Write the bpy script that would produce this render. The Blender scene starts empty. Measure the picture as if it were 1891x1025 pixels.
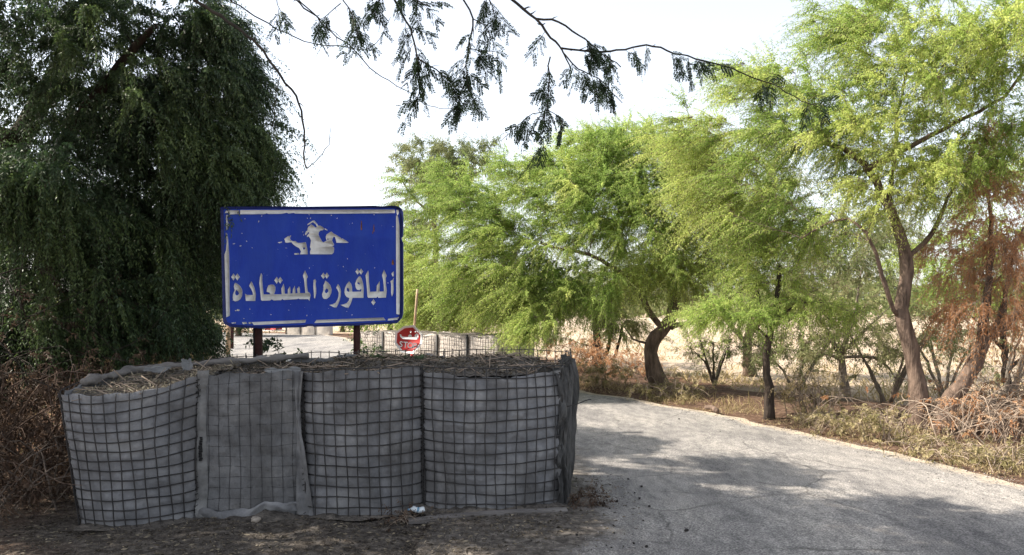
import bpy, math, random
import numpy as np
from mathutils import Vector
from mathutils.geometry import tessellate_polygon

# ------------------------------------------------------------------ camera, sky, sun, exposure
scene = bpy.context.scene
COL = scene.collection
CAM_H, FPX, CX, HY = 1.54, 1450.0, 945.5, 562.0
cam_d = bpy.data.cameras.new("camera")
cam_d.sensor_width = 36.0
cam_d.lens = 36.0 * FPX / 1891.0
cam_d.clip_start, cam_d.clip_end = 0.05, 3000.0
cam_d.shift_y = (HY - 512.5) / 1891.0
cam = bpy.data.objects.new("camera", cam_d)
COL.objects.link(cam)
cam.location = (0, 0, CAM_H)
cam.rotation_euler = (math.radians(90), 0, 0)
scene.camera = cam

SUN_AZ, SUN_EL = math.radians(-86), math.radians(45)      # clockwise from +Y (negative: to the left)
to_sun = Vector((math.sin(SUN_AZ) * math.cos(SUN_EL), math.cos(SUN_AZ) * math.cos(SUN_EL), math.sin(SUN_EL)))
world = bpy.data.worlds.new("World")
scene.world = world
world.use_nodes = True
wn, wl = world.node_tree.nodes, world.node_tree.links
wn.clear()
w_out = wn.new("ShaderNodeOutputWorld")
w_bg = wn.new("ShaderNodeBackground")
w_sky = wn.new("ShaderNodeTexSky")
w_sky.sky_type = 'NISHITA'
w_sky.sun_disc = False
w_sky.sun_elevation, w_sky.sun_rotation = SUN_EL, SUN_AZ
w_sky.air_density, w_sky.dust_density, w_sky.ozone_density = 1.0, 1.6, 1.0
w_hs = wn.new("ShaderNodeHueSaturation")
w_hs.inputs['Saturation'].default_value = 0.40
w_bg.inputs['Strength'].default_value = 0.14
wl.new(w_sky.outputs[0], w_hs.inputs['Color'])
wl.new(w_hs.outputs[0], w_bg.inputs[0])
wl.new(w_bg.outputs[0], w_out.inputs[0])

sun_d = bpy.data.lights.new("sun", 'SUN')
sun_d.energy, sun_d.angle, sun_d.color = 4.6, math.radians(0.55), (1.0, 0.92, 0.80)
sun = bpy.data.objects.new("sun", sun_d)
COL.objects.link(sun)
sun.location = (-30, 20, 40)
sun.rotation_euler = to_sun.to_track_quat('Z', 'Y').to_euler()

vs = scene.view_settings
scene.display_settings.display_device = 'sRGB'
vs.view_transform, vs.look, vs.gamma, vs.exposure = 'Standard', 'None', 1.0, 1.28
vs.use_curve_mapping = False
scene.render.engine = 'CYCLES'
scene.cycles.max_bounces = 6
scene.cycles.transparent_max_bounces = 4

# ------------------------------------------------------------------ helpers
RNG = np.random.default_rng(7)


def P(px, py, D):
    """World point seen at photo pixel (px,py) when standing D metres in front of the camera."""
    return np.array([(px - CX) / FPX * D, D, CAM_H - (py - HY) / FPX * D])


def G(px, py):
    """Ground point (z=0) seen at photo pixel."""
    D = CAM_H * FPX / (py - HY)
    return np.array([(px - CX) / FPX * D, D, 0.0])


def vnoise(p, seed=0):
    p = np.asarray(p, float)
    i = np.floor(p).astype(np.int64)
    f = p - i
    f = f * f * (3 - 2 * f)

    def h(ix, iy, iz):
        n = (ix * 374761393 + iy * 668265263 + iz * 2147483647 + seed * 974711) & 0xFFFFFFFF
        n = ((n ^ (n >> 13)) * 1274126177) & 0xFFFFFFFF
        n = (n ^ (n >> 16)) & 0xFFFFFFFF
        n = (n * 2246822519) & 0xFFFFFFFF
        return ((n ^ (n >> 15)) & 0xFFFF) / 65535.0
    x, y, z = i[..., 0], i[..., 1], i[..., 2]
    fx, fy, fz = f[..., 0], f[..., 1], f[..., 2]
    c = [[[h(x + a, y + b, z + d) for d in (0, 1)] for b in (0, 1)] for a in (0, 1)]
    lerp = lambda a, b, t: a + (b - a) * t
    x0 = lerp(lerp(c[0][0][0], c[0][0][1], fz), lerp(c[0][1][0], c[0][1][1], fz), fy)
    x1 = lerp(lerp(c[1][0][0], c[1][0][1], fz), lerp(c[1][1][0], c[1][1][1], fz), fy)
    return lerp(x0, x1, fx) * 2 - 1


def fbm(p, oct=3, seed=0):
    p = np.asarray(p, float)
    s, a = 0, 1.0
    for o in range(oct):
        s = s + a * vnoise(p * 2 ** o, seed + o * 17)
        a *= 0.5
    return s


def norm(v):
    v = np.asarray(v, float)
    return v / (np.linalg.norm(v, axis=-1, keepdims=True) + 1e-9)


class MB:
    def __init__(self):
        self.v, self.q, self.t, self.tint, self.n = [], [], [], [], 0

    def add(self, v, q=None, t=None, tint=0.5):
        v = np.asarray(v, float).reshape(-1, 3)
        if q is not None and len(q):
            self.q.append(np.asarray(q, np.int64).reshape(-1, 4) + self.n)
        if t is not None and len(t):
            self.t.append(np.asarray(t, np.int64).reshape(-1, 3) + self.n)
        self.v.append(v)
        self.tint.append(np.broadcast_to(np.asarray(tint, float), (len(v),)))
        self.n += len(v)
        return self

    def box(self, c, s, ax=None):
        c = np.asarray(c, float)
        h = np.asarray(s, float) / 2
        k = np.array([[a, b, d] for a in (-1, 1) for b in (-1, 1) for d in (-1, 1)], float) * h
        if ax is not None:
            k = k @ np.asarray(ax, float)
        return self.add(c + k, [[0, 1, 3, 2], [4, 6, 7, 5], [0, 4, 5, 1], [2, 3, 7, 6], [0, 2, 6, 4], [1, 5, 7, 3]])

    def tube(self, pts, r, sides=5, cap=True, tint=0.5):
        pts = np.asarray(pts, float)
        n = len(pts)
        r = np.broadcast_to(np.asarray(r, float), (n,))
        tg = norm(np.gradient(pts, axis=0))
        ref = np.array([0.0, 0, 1]) if abs(tg[0, 2]) < 0.8 else np.array([1.0, 0, 0])
        us = np.empty((n, 3))
        u = ref - tg[0] * ref.dot(tg[0])
        u /= np.linalg.norm(u)
        for i in range(n):
            u = u - tg[i] * u.dot(tg[i])
            u /= (np.linalg.norm(u) + 1e-9)
            us[i] = u
        ws = np.cross(tg, us)
        a = np.arange(sides) * 2 * math.pi / sides
        ring = pts[:, None] + r[:, None, None] * (np.cos(a)[None, :, None] * us[:, None] + np.sin(a)[None, :, None] * ws[:, None])
        i = np.arange(n - 1)[:, None] * sides
        j = np.arange(sides)[None]
        k = (np.arange(sides)[None] + 1) % sides
        q = np.stack([i + j, i + k, i + sides + k, i + sides + j], -1).reshape(-1, 4)
        t = None
        if cap:
            t = [[0, s + 1, s] for s in range(1, sides - 1)]
            b = (n - 1) * sides
            t += [[b, b + s, b + s + 1] for s in range(1, sides - 1)]
        return self.add(ring.reshape(-1, 3), q, t, tint)

    def grid(self, pts, tint=0.5, flip=False):
        nu, nv = pts.shape[:2]
        i = np.arange(nu - 1)[:, None] * nv
        j = np.arange(nv - 1)[None]
        q = np.stack([i + j, i + nv + j, i + nv + j + 1, i + j + 1], -1).reshape(-1, 4)
        if flip:
            q = q[:, ::-1]
        return self.add(pts.reshape(-1, 3), q, None, tint if np.isscalar(tint) else np.asarray(tint).reshape(-1))

    def prism(self, loops, to3, d):
        """Filled 2D outline (first loop) with holes, front at to3(x,y,0), back at to3(x,y,d)."""
        vl = [[Vector((x, y, 0)) for x, y in lp] for lp in loops]
        tri = tessellate_polygon(vl)
        flat = [p for lp in loops for p in lp]
        n = len(flat)
        v = [to3(x, y, 0) for x, y in flat] + [to3(x, y, d) for x, y in flat]
        t = [list(a) for a in tri] + [[a[2] + n, a[1] + n, a[0] + n] for a in tri]
        q, s = [], 0
        for lp in loops:
            m = len(lp)
            for k in range(m):
                a, b = s + k, s + (k + 1) % m
                q.append([a, b, b + n, a + n])
            s += m
        return self.add(v, q, t)

    def build(self, name, mat, parent=None, smooth=False, kind=None, label=None):
        v = np.concatenate(self.v)
        tint = np.concatenate(self.tint)
        org = ORIGIN.get(parent.name, np.zeros(3)) if parent is not None else np.zeros(3)
        v = v - org
        q = np.concatenate(self.q) if self.q else np.zeros((0, 4), np.int64)
        t = np.concatenate(self.t) if self.t else np.zeros((0, 3), np.int64)
        me = bpy.data.meshes.new(name)
        me.vertices.add(len(v))
        me.vertices.foreach_set('co', v.astype(np.float32).ravel())
        loops = np.concatenate([q.ravel(), t.ravel()]).astype(np.int32)
        me.loops.add(len(loops))
        me.loops.foreach_set('vertex_index', loops)
        npoly = len(q) + len(t)
        me.polygons.add(npoly)
        st = np.concatenate([np.arange(len(q)) * 4, len(q) * 4 + np.arange(len(t)) * 3]).astype(np.int32)
        me.polygons.foreach_set('loop_start', st)
        if smooth:
            me.polygons.foreach_set('use_smooth', np.ones(npoly, bool))
        at = me.attributes.new('tint', 'FLOAT', 'POINT')
        at.data.foreach_set('value', tint.astype(np.float32))
        me.update(calc_edges=True)
        me.validate()
        me.materials.append(mat)
        o = bpy.data.objects.new(name, me)
        COL.objects.link(o)
        if parent is not None:
            o.parent = parent
            ORIGIN[o.name] = org
        if kind:
            o['kind'] = kind
        if label:
            o['label'] = label
        return o


ORIGIN = {}


def thing(name, label, cat, loc, group=None):
    o = bpy.data.objects.new(name, None)
    COL.objects.link(o)
    o.location = tuple(float(a) for a in loc)
    o.empty_display_size = 0.2
    o['label'], o['category'] = label, cat
    if group:
        o['group'] = group
    ORIGIN[o.name] = np.asarray(loc, float)
    return o


def tag(o, label, cat, group=None, kind=None):
    o['label'], o['category'] = label, cat
    if group:
        o['group'] = group
    if kind:
        o['kind'] = kind
    return o


def smooth_path(pts, step=0.1, jit=0.0, rng=RNG):
    """Catmull-Rom through the points, resampled."""
    pts = np.asarray(pts, float)
    if len(pts) == 2:
        pts = np.array([pts[0], (pts[0] + pts[1]) / 2, pts[1]])
    ext = np.vstack([2 * pts[0] - pts[1], pts, 2 * pts[-1] - pts[-2]])
    out = []
    for i in range(1, len(ext) - 2):
        p0, p1, p2, p3 = ext[i - 1:i + 3]
        n = max(2, int(np.linalg.norm(p2 - p1) / step))
        t = (np.arange(n) / n)[:, None]
        out.append(0.5 * (2 * p1 + (p2 - p0) * t + (2 * p0 - 5 * p1 + 4 * p2 - p3) * t ** 2 + (3 * p1 - p0 - 3 * p2 + p3) * t ** 3))
    out = np.vstack(out + [pts[-1:]])
    if jit:
        out[1:-1] += rng.normal(0, jit, (len(out) - 2, 3))
    return out


# ------------------------------------------------------------------ materials
def new_mat(name):
    m = bpy.data.materials.new(name)
    m.use_nodes = True
    m.node_tree.nodes.clear()
    return m, m.node_tree.nodes, m.node_tree.links


def ramp(nodes, stops):
    r = nodes.new('ShaderNodeValToRGB')
    e = r.color_ramp.elements
    while len(e) < len(stops):
        e.new(0.5)
    for el, (p, c) in zip(e, stops):
        el.position = p
        el.color = (*c, 1)
    return r


def noise_mat(name, c1, c2, scale=8.0, rough=0.9, bump=0.2, bscale=None, detail=6.0, c3=None, stretch=None, tint=0.0, bdist=0.02, spec=0.3, metal=0.0, stain=None, sscale=1.6):
    m, n, l = new_mat(name)
    out = n.new('ShaderNodeOutputMaterial')
    b = n.new('ShaderNodeBsdfPrincipled')
    b.inputs['Roughness'].default_value = rough
    b.inputs['Specular IOR Level'].default_value = spec
    b.inputs['Metallic'].default_value = metal
    tc = n.new('ShaderNodeTexCoord')
    mp = n.new('ShaderNodeMapping')
    if stretch:
        mp.inputs['Scale'].default_value = stretch
    l.new(tc.outputs['Object'], mp.inputs['Vector'])
    nz = n.new('ShaderNodeTexNoise')
    nz.inputs['Scale'].default_value = scale
    nz.inputs['Detail'].default_value = detail
    nz.inputs['Roughness'].default_value = 0.65
    l.new(mp.outputs[0], nz.inputs['Vector'])
    stops = [(0.3, c1), (0.7, c2)] if c3 is None else [(0.28, c1), (0.5, c2), (0.72, c3)]
    r = ramp(n, stops)
    l.new(nz.outputs[0], r.inputs[0])
    col = r.outputs[0]
    if tint:
        at = n.new('ShaderNodeAttribute')
        at.attribute_name = 'tint'
        mr = n.new('ShaderNodeMapRange')
        mr.inputs[3].default_value, mr.inputs[4].default_value = 1 - tint, 1 + tint
        l.new(at.outputs['Fac'], mr.inputs[0])
        mx = n.new('ShaderNodeVectorMath')
        mx.operation = 'SCALE'
        l.new(col, mx.inputs[0])
        l.new(mr.outputs[0], mx.inputs['Scale'])
        col = mx.outputs[0]
    if stain:
        sn = n.new('ShaderNodeTexNoise')
        sn.inputs['Scale'].default_value = sscale
        sn.inputs['Detail'].default_value = 7
        sn.inputs['Roughness'].default_value = 0.7
        sn.inputs['Distortion'].default_value = 0.6
        sm = n.new('ShaderNodeMapping')
        sm.inputs['Scale'].default_value = (1.0, 1.0, 0.55)
        sm.inputs['Location'].default_value = (3.1, 1.7, 0.4)
        l.new(tc.outputs['Object'], sm.inputs['Vector'])
        l.new(sm.outputs[0], sn.inputs['Vector'])
        sr = n.new('ShaderNodeMapRange')
        sr.inputs[1].default_value, sr.inputs[2].default_value = 0.44, 0.66
        sr.inputs[4].default_value = 0.8
        l.new(sn.outputs[0], sr.inputs[0])
        sx = n.new('ShaderNodeMix'); sx.data_type = 'RGBA'
        l.new(sr.outputs[0], sx.inputs['Factor'])
        l.new(col, sx.inputs['A']); sx.inputs['B'].default_value = (*stain, 1)
        col = sx.outputs['Result']
        oi = n.new('ShaderNodeObjectInfo')
        om = n.new('ShaderNodeMapRange')
        om.inputs[3].default_value, om.inputs[4].default_value = 0.95, 1.25
        l.new(oi.outputs['Random'], om.inputs[0])
        ov = n.new('ShaderNodeVectorMath'); ov.operation = 'SCALE'
        l.new(col, ov.inputs[0]); l.new(om.outputs[0], ov.inputs['Scale'])
        col = ov.outputs[0]
    l.new(col, b.inputs['Base Color'])
    if bump:
        nb = n.new('ShaderNodeTexNoise')
        nb.inputs['Scale'].default_value = bscale or scale * 4
        nb.inputs['Detail'].default_value = 5
        l.new(mp.outputs[0], nb.inputs['Vector'])
        bp = n.new('ShaderNodeBump')
        bp.inputs['Strength'].default_value = bump
        bp.inputs['Distance'].default_value = bdist
        l.new(nb.outputs[0], bp.inputs['Height'])
        l.new(bp.outputs[0], b.inputs['Normal'])
    l.new(b.outputs[0], out.inputs[0])
    return m


def leaf_mat(name, stops, transl=0.4, gloss=0.12):
    m, n, l = new_mat(name)
    out = n.new('ShaderNodeOutputMaterial')
    at = n.new('ShaderNodeAttribute')
    at.attribute_name = 'tint'
    r = ramp(n, stops)
    l.new(at.outputs['Fac'], r.inputs[0])
    d = n.new('ShaderNodeBsdfPrincipled')
    d.inputs['Roughness'].default_value = 0.55
    d.inputs['Specular IOR Level'].default_value = gloss
    t = n.new('ShaderNodeBsdfTranslucent')
    l.new(r.outputs[0], d.inputs['Base Color'])
    l.new(r.outputs[0], t.inputs['Color'])
    mx = n.new('ShaderNodeMixShader')
    mx.inputs[0].default_value = transl
    l.new(d.outputs[0], mx.inputs[1])
    l.new(t.outputs[0], mx.inputs[2])
    l.new(mx.outputs[0], out.inputs[0])
    return m


M = {}
M['bark'] = noise_mat('bark', (0.05, 0.034, 0.026), (0.235, 0.165, 0.125), 14, 0.95, 0.9, 30, stretch=(1, 1, 0.25), bdist=0.03)
M['bark_grey'] = noise_mat('bark_grey', (0.10, 0.085, 0.07), (0.27, 0.225, 0.18), 16, 0.95, 0.8, 34, stretch=(1, 1, 0.25), bdist=0.02)
M['bark_dark'] = noise_mat('bark_dark', (0.018, 0.014, 0.012), (0.075, 0.055, 0.042), 16, 0.95, 0.8, 34, stretch=(1, 1, 0.3), bdist=0.02)
M['twig'] = noise_mat('twig', (0.09, 0.062, 0.046), (0.26, 0.195, 0.15), 10, 0.95, 0)
M['twig_dark'] = noise_mat('twig_dark', (0.015, 0.012, 0.010), (0.05, 0.04, 0.03), 10, 0.95, 0)
M['dead_twig'] = noise_mat('dead_twig', (0.16, 0.115, 0.085), (0.40, 0.32, 0.25), 6, 0.95, 0)
M['dead_twig_brown'] = noise_mat('dead_twig_brown', (0.04, 0.026, 0.018), (0.17, 0.115, 0.085), 6, 0.95, 0)
M['dead_twig_pale'] = noise_mat('dead_twig_pale', (0.05, 0.038, 0.03), (0.24, 0.19, 0.155), 9, 0.95, 0)
M['leaf_bright'] = leaf_mat('leaf_bright', [(0, (0.115, 0.20, 0.035)), (0.5, (0.32, 0.445, 0.105)), (1, (0.60, 0.655, 0.19))], 0.56)
M['leaf_olive'] = leaf_mat('leaf_olive', [(0, (0.10, 0.135, 0.055)), (0.5, (0.23, 0.26, 0.11)), (1, (0.42, 0.40, 0.21))], 0.45)
M['leaf_dark'] = leaf_mat('leaf_dark', [(0, (0.022, 0.048, 0.022)), (0.5, (0.055, 0.098, 0.042)), (1, (0.13, 0.19, 0.06))], 0.3, 0.6)
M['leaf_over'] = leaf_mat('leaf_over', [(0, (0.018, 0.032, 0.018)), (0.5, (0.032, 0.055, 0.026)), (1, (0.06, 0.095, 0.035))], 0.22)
M['leaf_rust'] = leaf_mat('leaf_rust', [(0, (0.34, 0.155, 0.07)), (0.5, (0.54, 0.30, 0.16)), (1, (0.64, 0.44, 0.28))], 0.5)
M['leaf_brown'] = leaf_mat('leaf_brown', [(0, (0.028, 0.019, 0.014)), (0.5, (0.075, 0.047, 0.033)), (1, (0.17, 0.115, 0.078))], 0.25)
M['grass_dry'] = leaf_mat('grass_dry', [(0, (0.11, 0.10, 0.04)), (0.35, (0.28, 0.22, 0.10)), (0.7, (0.42, 0.33, 0.18)), (1, (0.55, 0.45, 0.28))], 0.3)
M['weed'] = leaf_mat('weed', [(0, (0.15, 0.14, 0.06)), (0.5, (0.30, 0.25, 0.12)), (1, (0.48, 0.40, 0.24))], 0.3)
M['fabric'] = noise_mat('fabric', (0.115, 0.116, 0.122), (0.19, 0.19, 0.198), 5, 0.95, 0.7, 90, c3=(0.28, 0.276, 0.275), bdist=0.008, stain=(0.088, 0.082, 0.078))
M['fabric_smooth'] = noise_mat('fabric_smooth', (0.085, 0.085, 0.088), (0.14, 0.139, 0.142), 4, 0.95, 0.7, 90, c3=(0.21, 0.205, 0.20), bdist=0.008, stain=(0.060, 0.056, 0.053), sscale=1.3)
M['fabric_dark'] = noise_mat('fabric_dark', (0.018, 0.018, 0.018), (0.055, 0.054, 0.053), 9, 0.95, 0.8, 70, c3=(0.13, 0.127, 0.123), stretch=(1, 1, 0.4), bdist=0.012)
M['fabric_pale'] = noise_mat('fabric_pale', (0.12, 0.118, 0.117), (0.22, 0.217, 0.212), 9, 0.9, 0.4, 60)
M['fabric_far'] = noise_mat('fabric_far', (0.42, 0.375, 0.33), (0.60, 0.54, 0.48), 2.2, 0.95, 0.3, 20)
M['wire'] = noise_mat('wire', (0.013, 0.013, 0.014), (0.045, 0.040, 0.038), 7, 0.6, 0, spec=0.4)
M['wire_faint'] = noise_mat('wire_faint', (0.030, 0.030, 0.032), (0.055, 0.054, 0.054), 20, 0.8, 0)
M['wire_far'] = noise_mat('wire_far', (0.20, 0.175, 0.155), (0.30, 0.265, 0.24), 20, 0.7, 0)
M['soil'] = noise_mat('soil', (0.03, 0.026, 0.023), (0.105, 0.092, 0.08), 9, 1.0, 1.0, 45, c3=(0.22, 0.19, 0.16), bdist=0.03)
M['straw'] = leaf_mat('straw', [(0, (0.022, 0.019, 0.016)), (0.5, (0.14, 0.115, 0.085)), (1, (0.48, 0.41, 0.29))], 0.15)
M['gravel'] = noise_mat('gravel', (0.10, 0.09, 0.085), (0.38, 0.35, 0.32), 3, 0.95, 0, tint=0.8)
M['pebble'] = noise_mat('pebble', (0.012, 0.011, 0.01), (0.035, 0.03, 0.028), 30, 0.8, 0.3)
M['stone'] = noise_mat('stone', (0.20, 0.17, 0.14), (0.40, 0.35, 0.30), 14, 0.95, 0.6, 30)
M['plastic_white'] = noise_mat('plastic_white', (0.55, 0.60, 0.64), (0.82, 0.85, 0.86), 25, 0.35, 0.3, 60)
M['plastic_blue'] = noise_mat('plastic_blue', (0.10, 0.22, 0.34), (0.22, 0.36, 0.48), 25, 0.35, 0)
M['post_rust'] = noise_mat('post_rust', (0.025, 0.009, 0.008), (0.065, 0.022, 0.018), 12, 0.8, 0.3, 40)
M['post_dark'] = noise_mat('post_dark', (0.012, 0.011, 0.011), (0.03, 0.027, 0.025), 12, 0.8, 0.2, 40)
M['pole_pale'] = noise_mat('pole_pale', (0.28, 0.15, 0.08), (0.55, 0.42, 0.28), 16, 0.8, 0.2, 40, stretch=(1, 1, 0.3))
M['wood_board'] = noise_mat('wood_board', (0.10, 0.09, 0.085), (0.24, 0.22, 0.205), 9, 0.9, 0.5, 40, stretch=(0.2, 1, 1))
M['red_paint'] = noise_mat('red_paint', (0.42, 0.022, 0.022), (0.55, 0.045, 0.04), 18, 0.55, 0.1, 50)
M['stop_red'] = noise_mat('stop_red', (0.30, 0.020, 0.020), (0.45, 0.035, 0.033), 14, 0.6, 0.1, 50)
M['sign_white'] = noise_mat('sign_white', (0.58, 0.575, 0.56), (0.78, 0.775, 0.76), 14, 0.6, 0.1, 60)
M['sign_white_bright'] = noise_mat('sign_white_bright', (0.60, 0.60, 0.58), (0.78, 0.78, 0.77), 14, 0.6, 0.1, 60)
M['sign_blue'] = noise_mat('sign_blue', (0.008, 0.034, 0.32), (0.010, 0.045, 0.40), 5, 0.5, 0.12, 55, c3=(0.020, 0.066, 0.44), stretch=(1, 1, 0.35), spec=0.25, stain=(0.022, 0.066, 0.38), sscale=2.6)
M['sign_edge'] = noise_mat('sign_edge', (0.010, 0.017, 0.11), (0.018, 0.030, 0.17), 9, 0.5, 0.25, 55, spec=0.4)
M['rust'] = noise_mat('rust', (0.12, 0.05, 0.02), (0.32, 0.15, 0.07), 30, 0.9, 0)
M['black_mark'] = noise_mat('black_mark', (0.008, 0.008, 0.009), (0.02, 0.02, 0.02), 30, 0.8, 0)

# road edges as functions of Y
RX_Y = np.array([-6, 0, 3, 6.6, 9.2, 11.1, 13.9, 18, 24, 30, 36, 40, 46, 60])
RX_R = np.array([7.0, 6.4, 5.7, 4.46, 3.62, 2.82, 1.25, -1.0, -3.8, -5.8, -7.6, -9.6, -22, -60])
RX_L = np.array([-1.2, -0.9, -0.6, -0.7, -1.5, -2.7, -4.4, -6.6, -9.2, -12.5, -24, -40, -60, -90])


def xr(y): return np.interp(y, RX_Y, RX_R)
def xl(y): return np.interp(y, RX_Y, RX_L)


# --- ground material: dirt near, leaf litter with tree shade painted into its brown, pale straw field beyond
def ground_material():
    m, n, l = new_mat('ground_dirt')
    out = n.new('ShaderNodeOutputMaterial')
    b = n.new('ShaderNodeBsdfPrincipled')
    b.inputs['Roughness'].default_value = 1.0
    b.inputs['Specular IOR Level'].default_value = 0.1
    tc = n.new('ShaderNodeTexCoord')

    def nz(scale, detail=6, rough=0.65):
        k = n.new('ShaderNodeTexNoise')
        k.inputs['Scale'].default_value = scale
        k.inputs['Detail'].default_value = detail
        k.inputs['Roughness'].default_value = rough
        l.new(tc.outputs['Object'], k.inputs['Vector'])
        return k
    n1, n2, n3 = nz(0.9), nz(14, 8, 0.75), nz(60, 3)
    dirt = ramp(n, [(0.34, (0.028, 0.023, 0.019)), (0.5, (0.105, 0.091, 0.079)), (0.68, (0.26, 0.228, 0.195))])
    l.new(n2.outputs[0], dirt.inputs[0])
    litter = ramp(n, [(0.28, (0.03, 0.017, 0.012)), (0.5, (0.125, 0.070, 0.045)), (0.72, (0.30, 0.19, 0.125))])  # reddish leaf litter, darkened further to paint the shade under the verge trees
    l.new(n2.outputs[0], litter.inputs[0])
    field = ramp(n, [(0.25, (0.22, 0.155, 0.105)), (0.5, (0.46, 0.365, 0.27)), (0.72, (0.60, 0.50, 0.385))])
    mixn = n.new('ShaderNodeMath')
    mixn.operation = 'MULTIPLY_ADD'
    mixn.inputs[1].default_value = 0.6
    l.new(n2.outputs[0], mixn.inputs[0])
    sc = n.new('ShaderNodeMath')
    sc.operation = 'MULTIPLY'
    sc.inputs[1].default_value = 0.4
    l.new(n1.outputs[0], sc.inputs[0])
    l.new(sc.outputs[0], mixn.inputs[2])
    l.new(mixn.outputs[0], field.inputs[0])
    at = n.new('ShaderNodeAttribute')
    at.attribute_name = 'tint'      # 0 dirt, .5 litter, 1 field

    def mapr(a, c):
        k = n.new('ShaderNodeMapRange')
        k.inputs[1].default_value, k.inputs[2].default_value = a, c
        l.new(at.outputs['Fac'], k.inputs[0])
        return k
    m1 = n.new('ShaderNodeMix'); m1.data_type = 'RGBA'
    l.new(mapr(0.1, 0.45).outputs[0], m1.inputs['Factor'])
    l.new(dirt.outputs[0], m1.inputs['A']); l.new(litter.outputs[0], m1.inputs['B'])
    m2 = n.new('ShaderNodeMix'); m2.data_type = 'RGBA'
    l.new(mapr(0.55, 0.9).outputs[0], m2.inputs['Factor'])
    l.new(m1.outputs['Result'], m2.inputs['A']); l.new(field.outputs[0], m2.inputs['B'])
    l.new(m2.outputs['Result'], b.inputs['Base Color'])
    bp = n.new('ShaderNodeBump')
    bp.inputs['Strength'].default_value, bp.inputs['Distance'].default_value = 0.9, 0.03
    ad = n.new('ShaderNodeMath'); ad.operation = 'ADD'
    l.new(n2.outputs[0], ad.inputs[0]); l.new(n3.outputs[0], ad.inputs[1])
    l.new(ad.outputs[0], bp.inputs['Height'])
    l.new(bp.outputs[0], b.inputs['Normal'])
    l.new(b.outputs[0], out.inputs[0])
    return m


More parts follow.
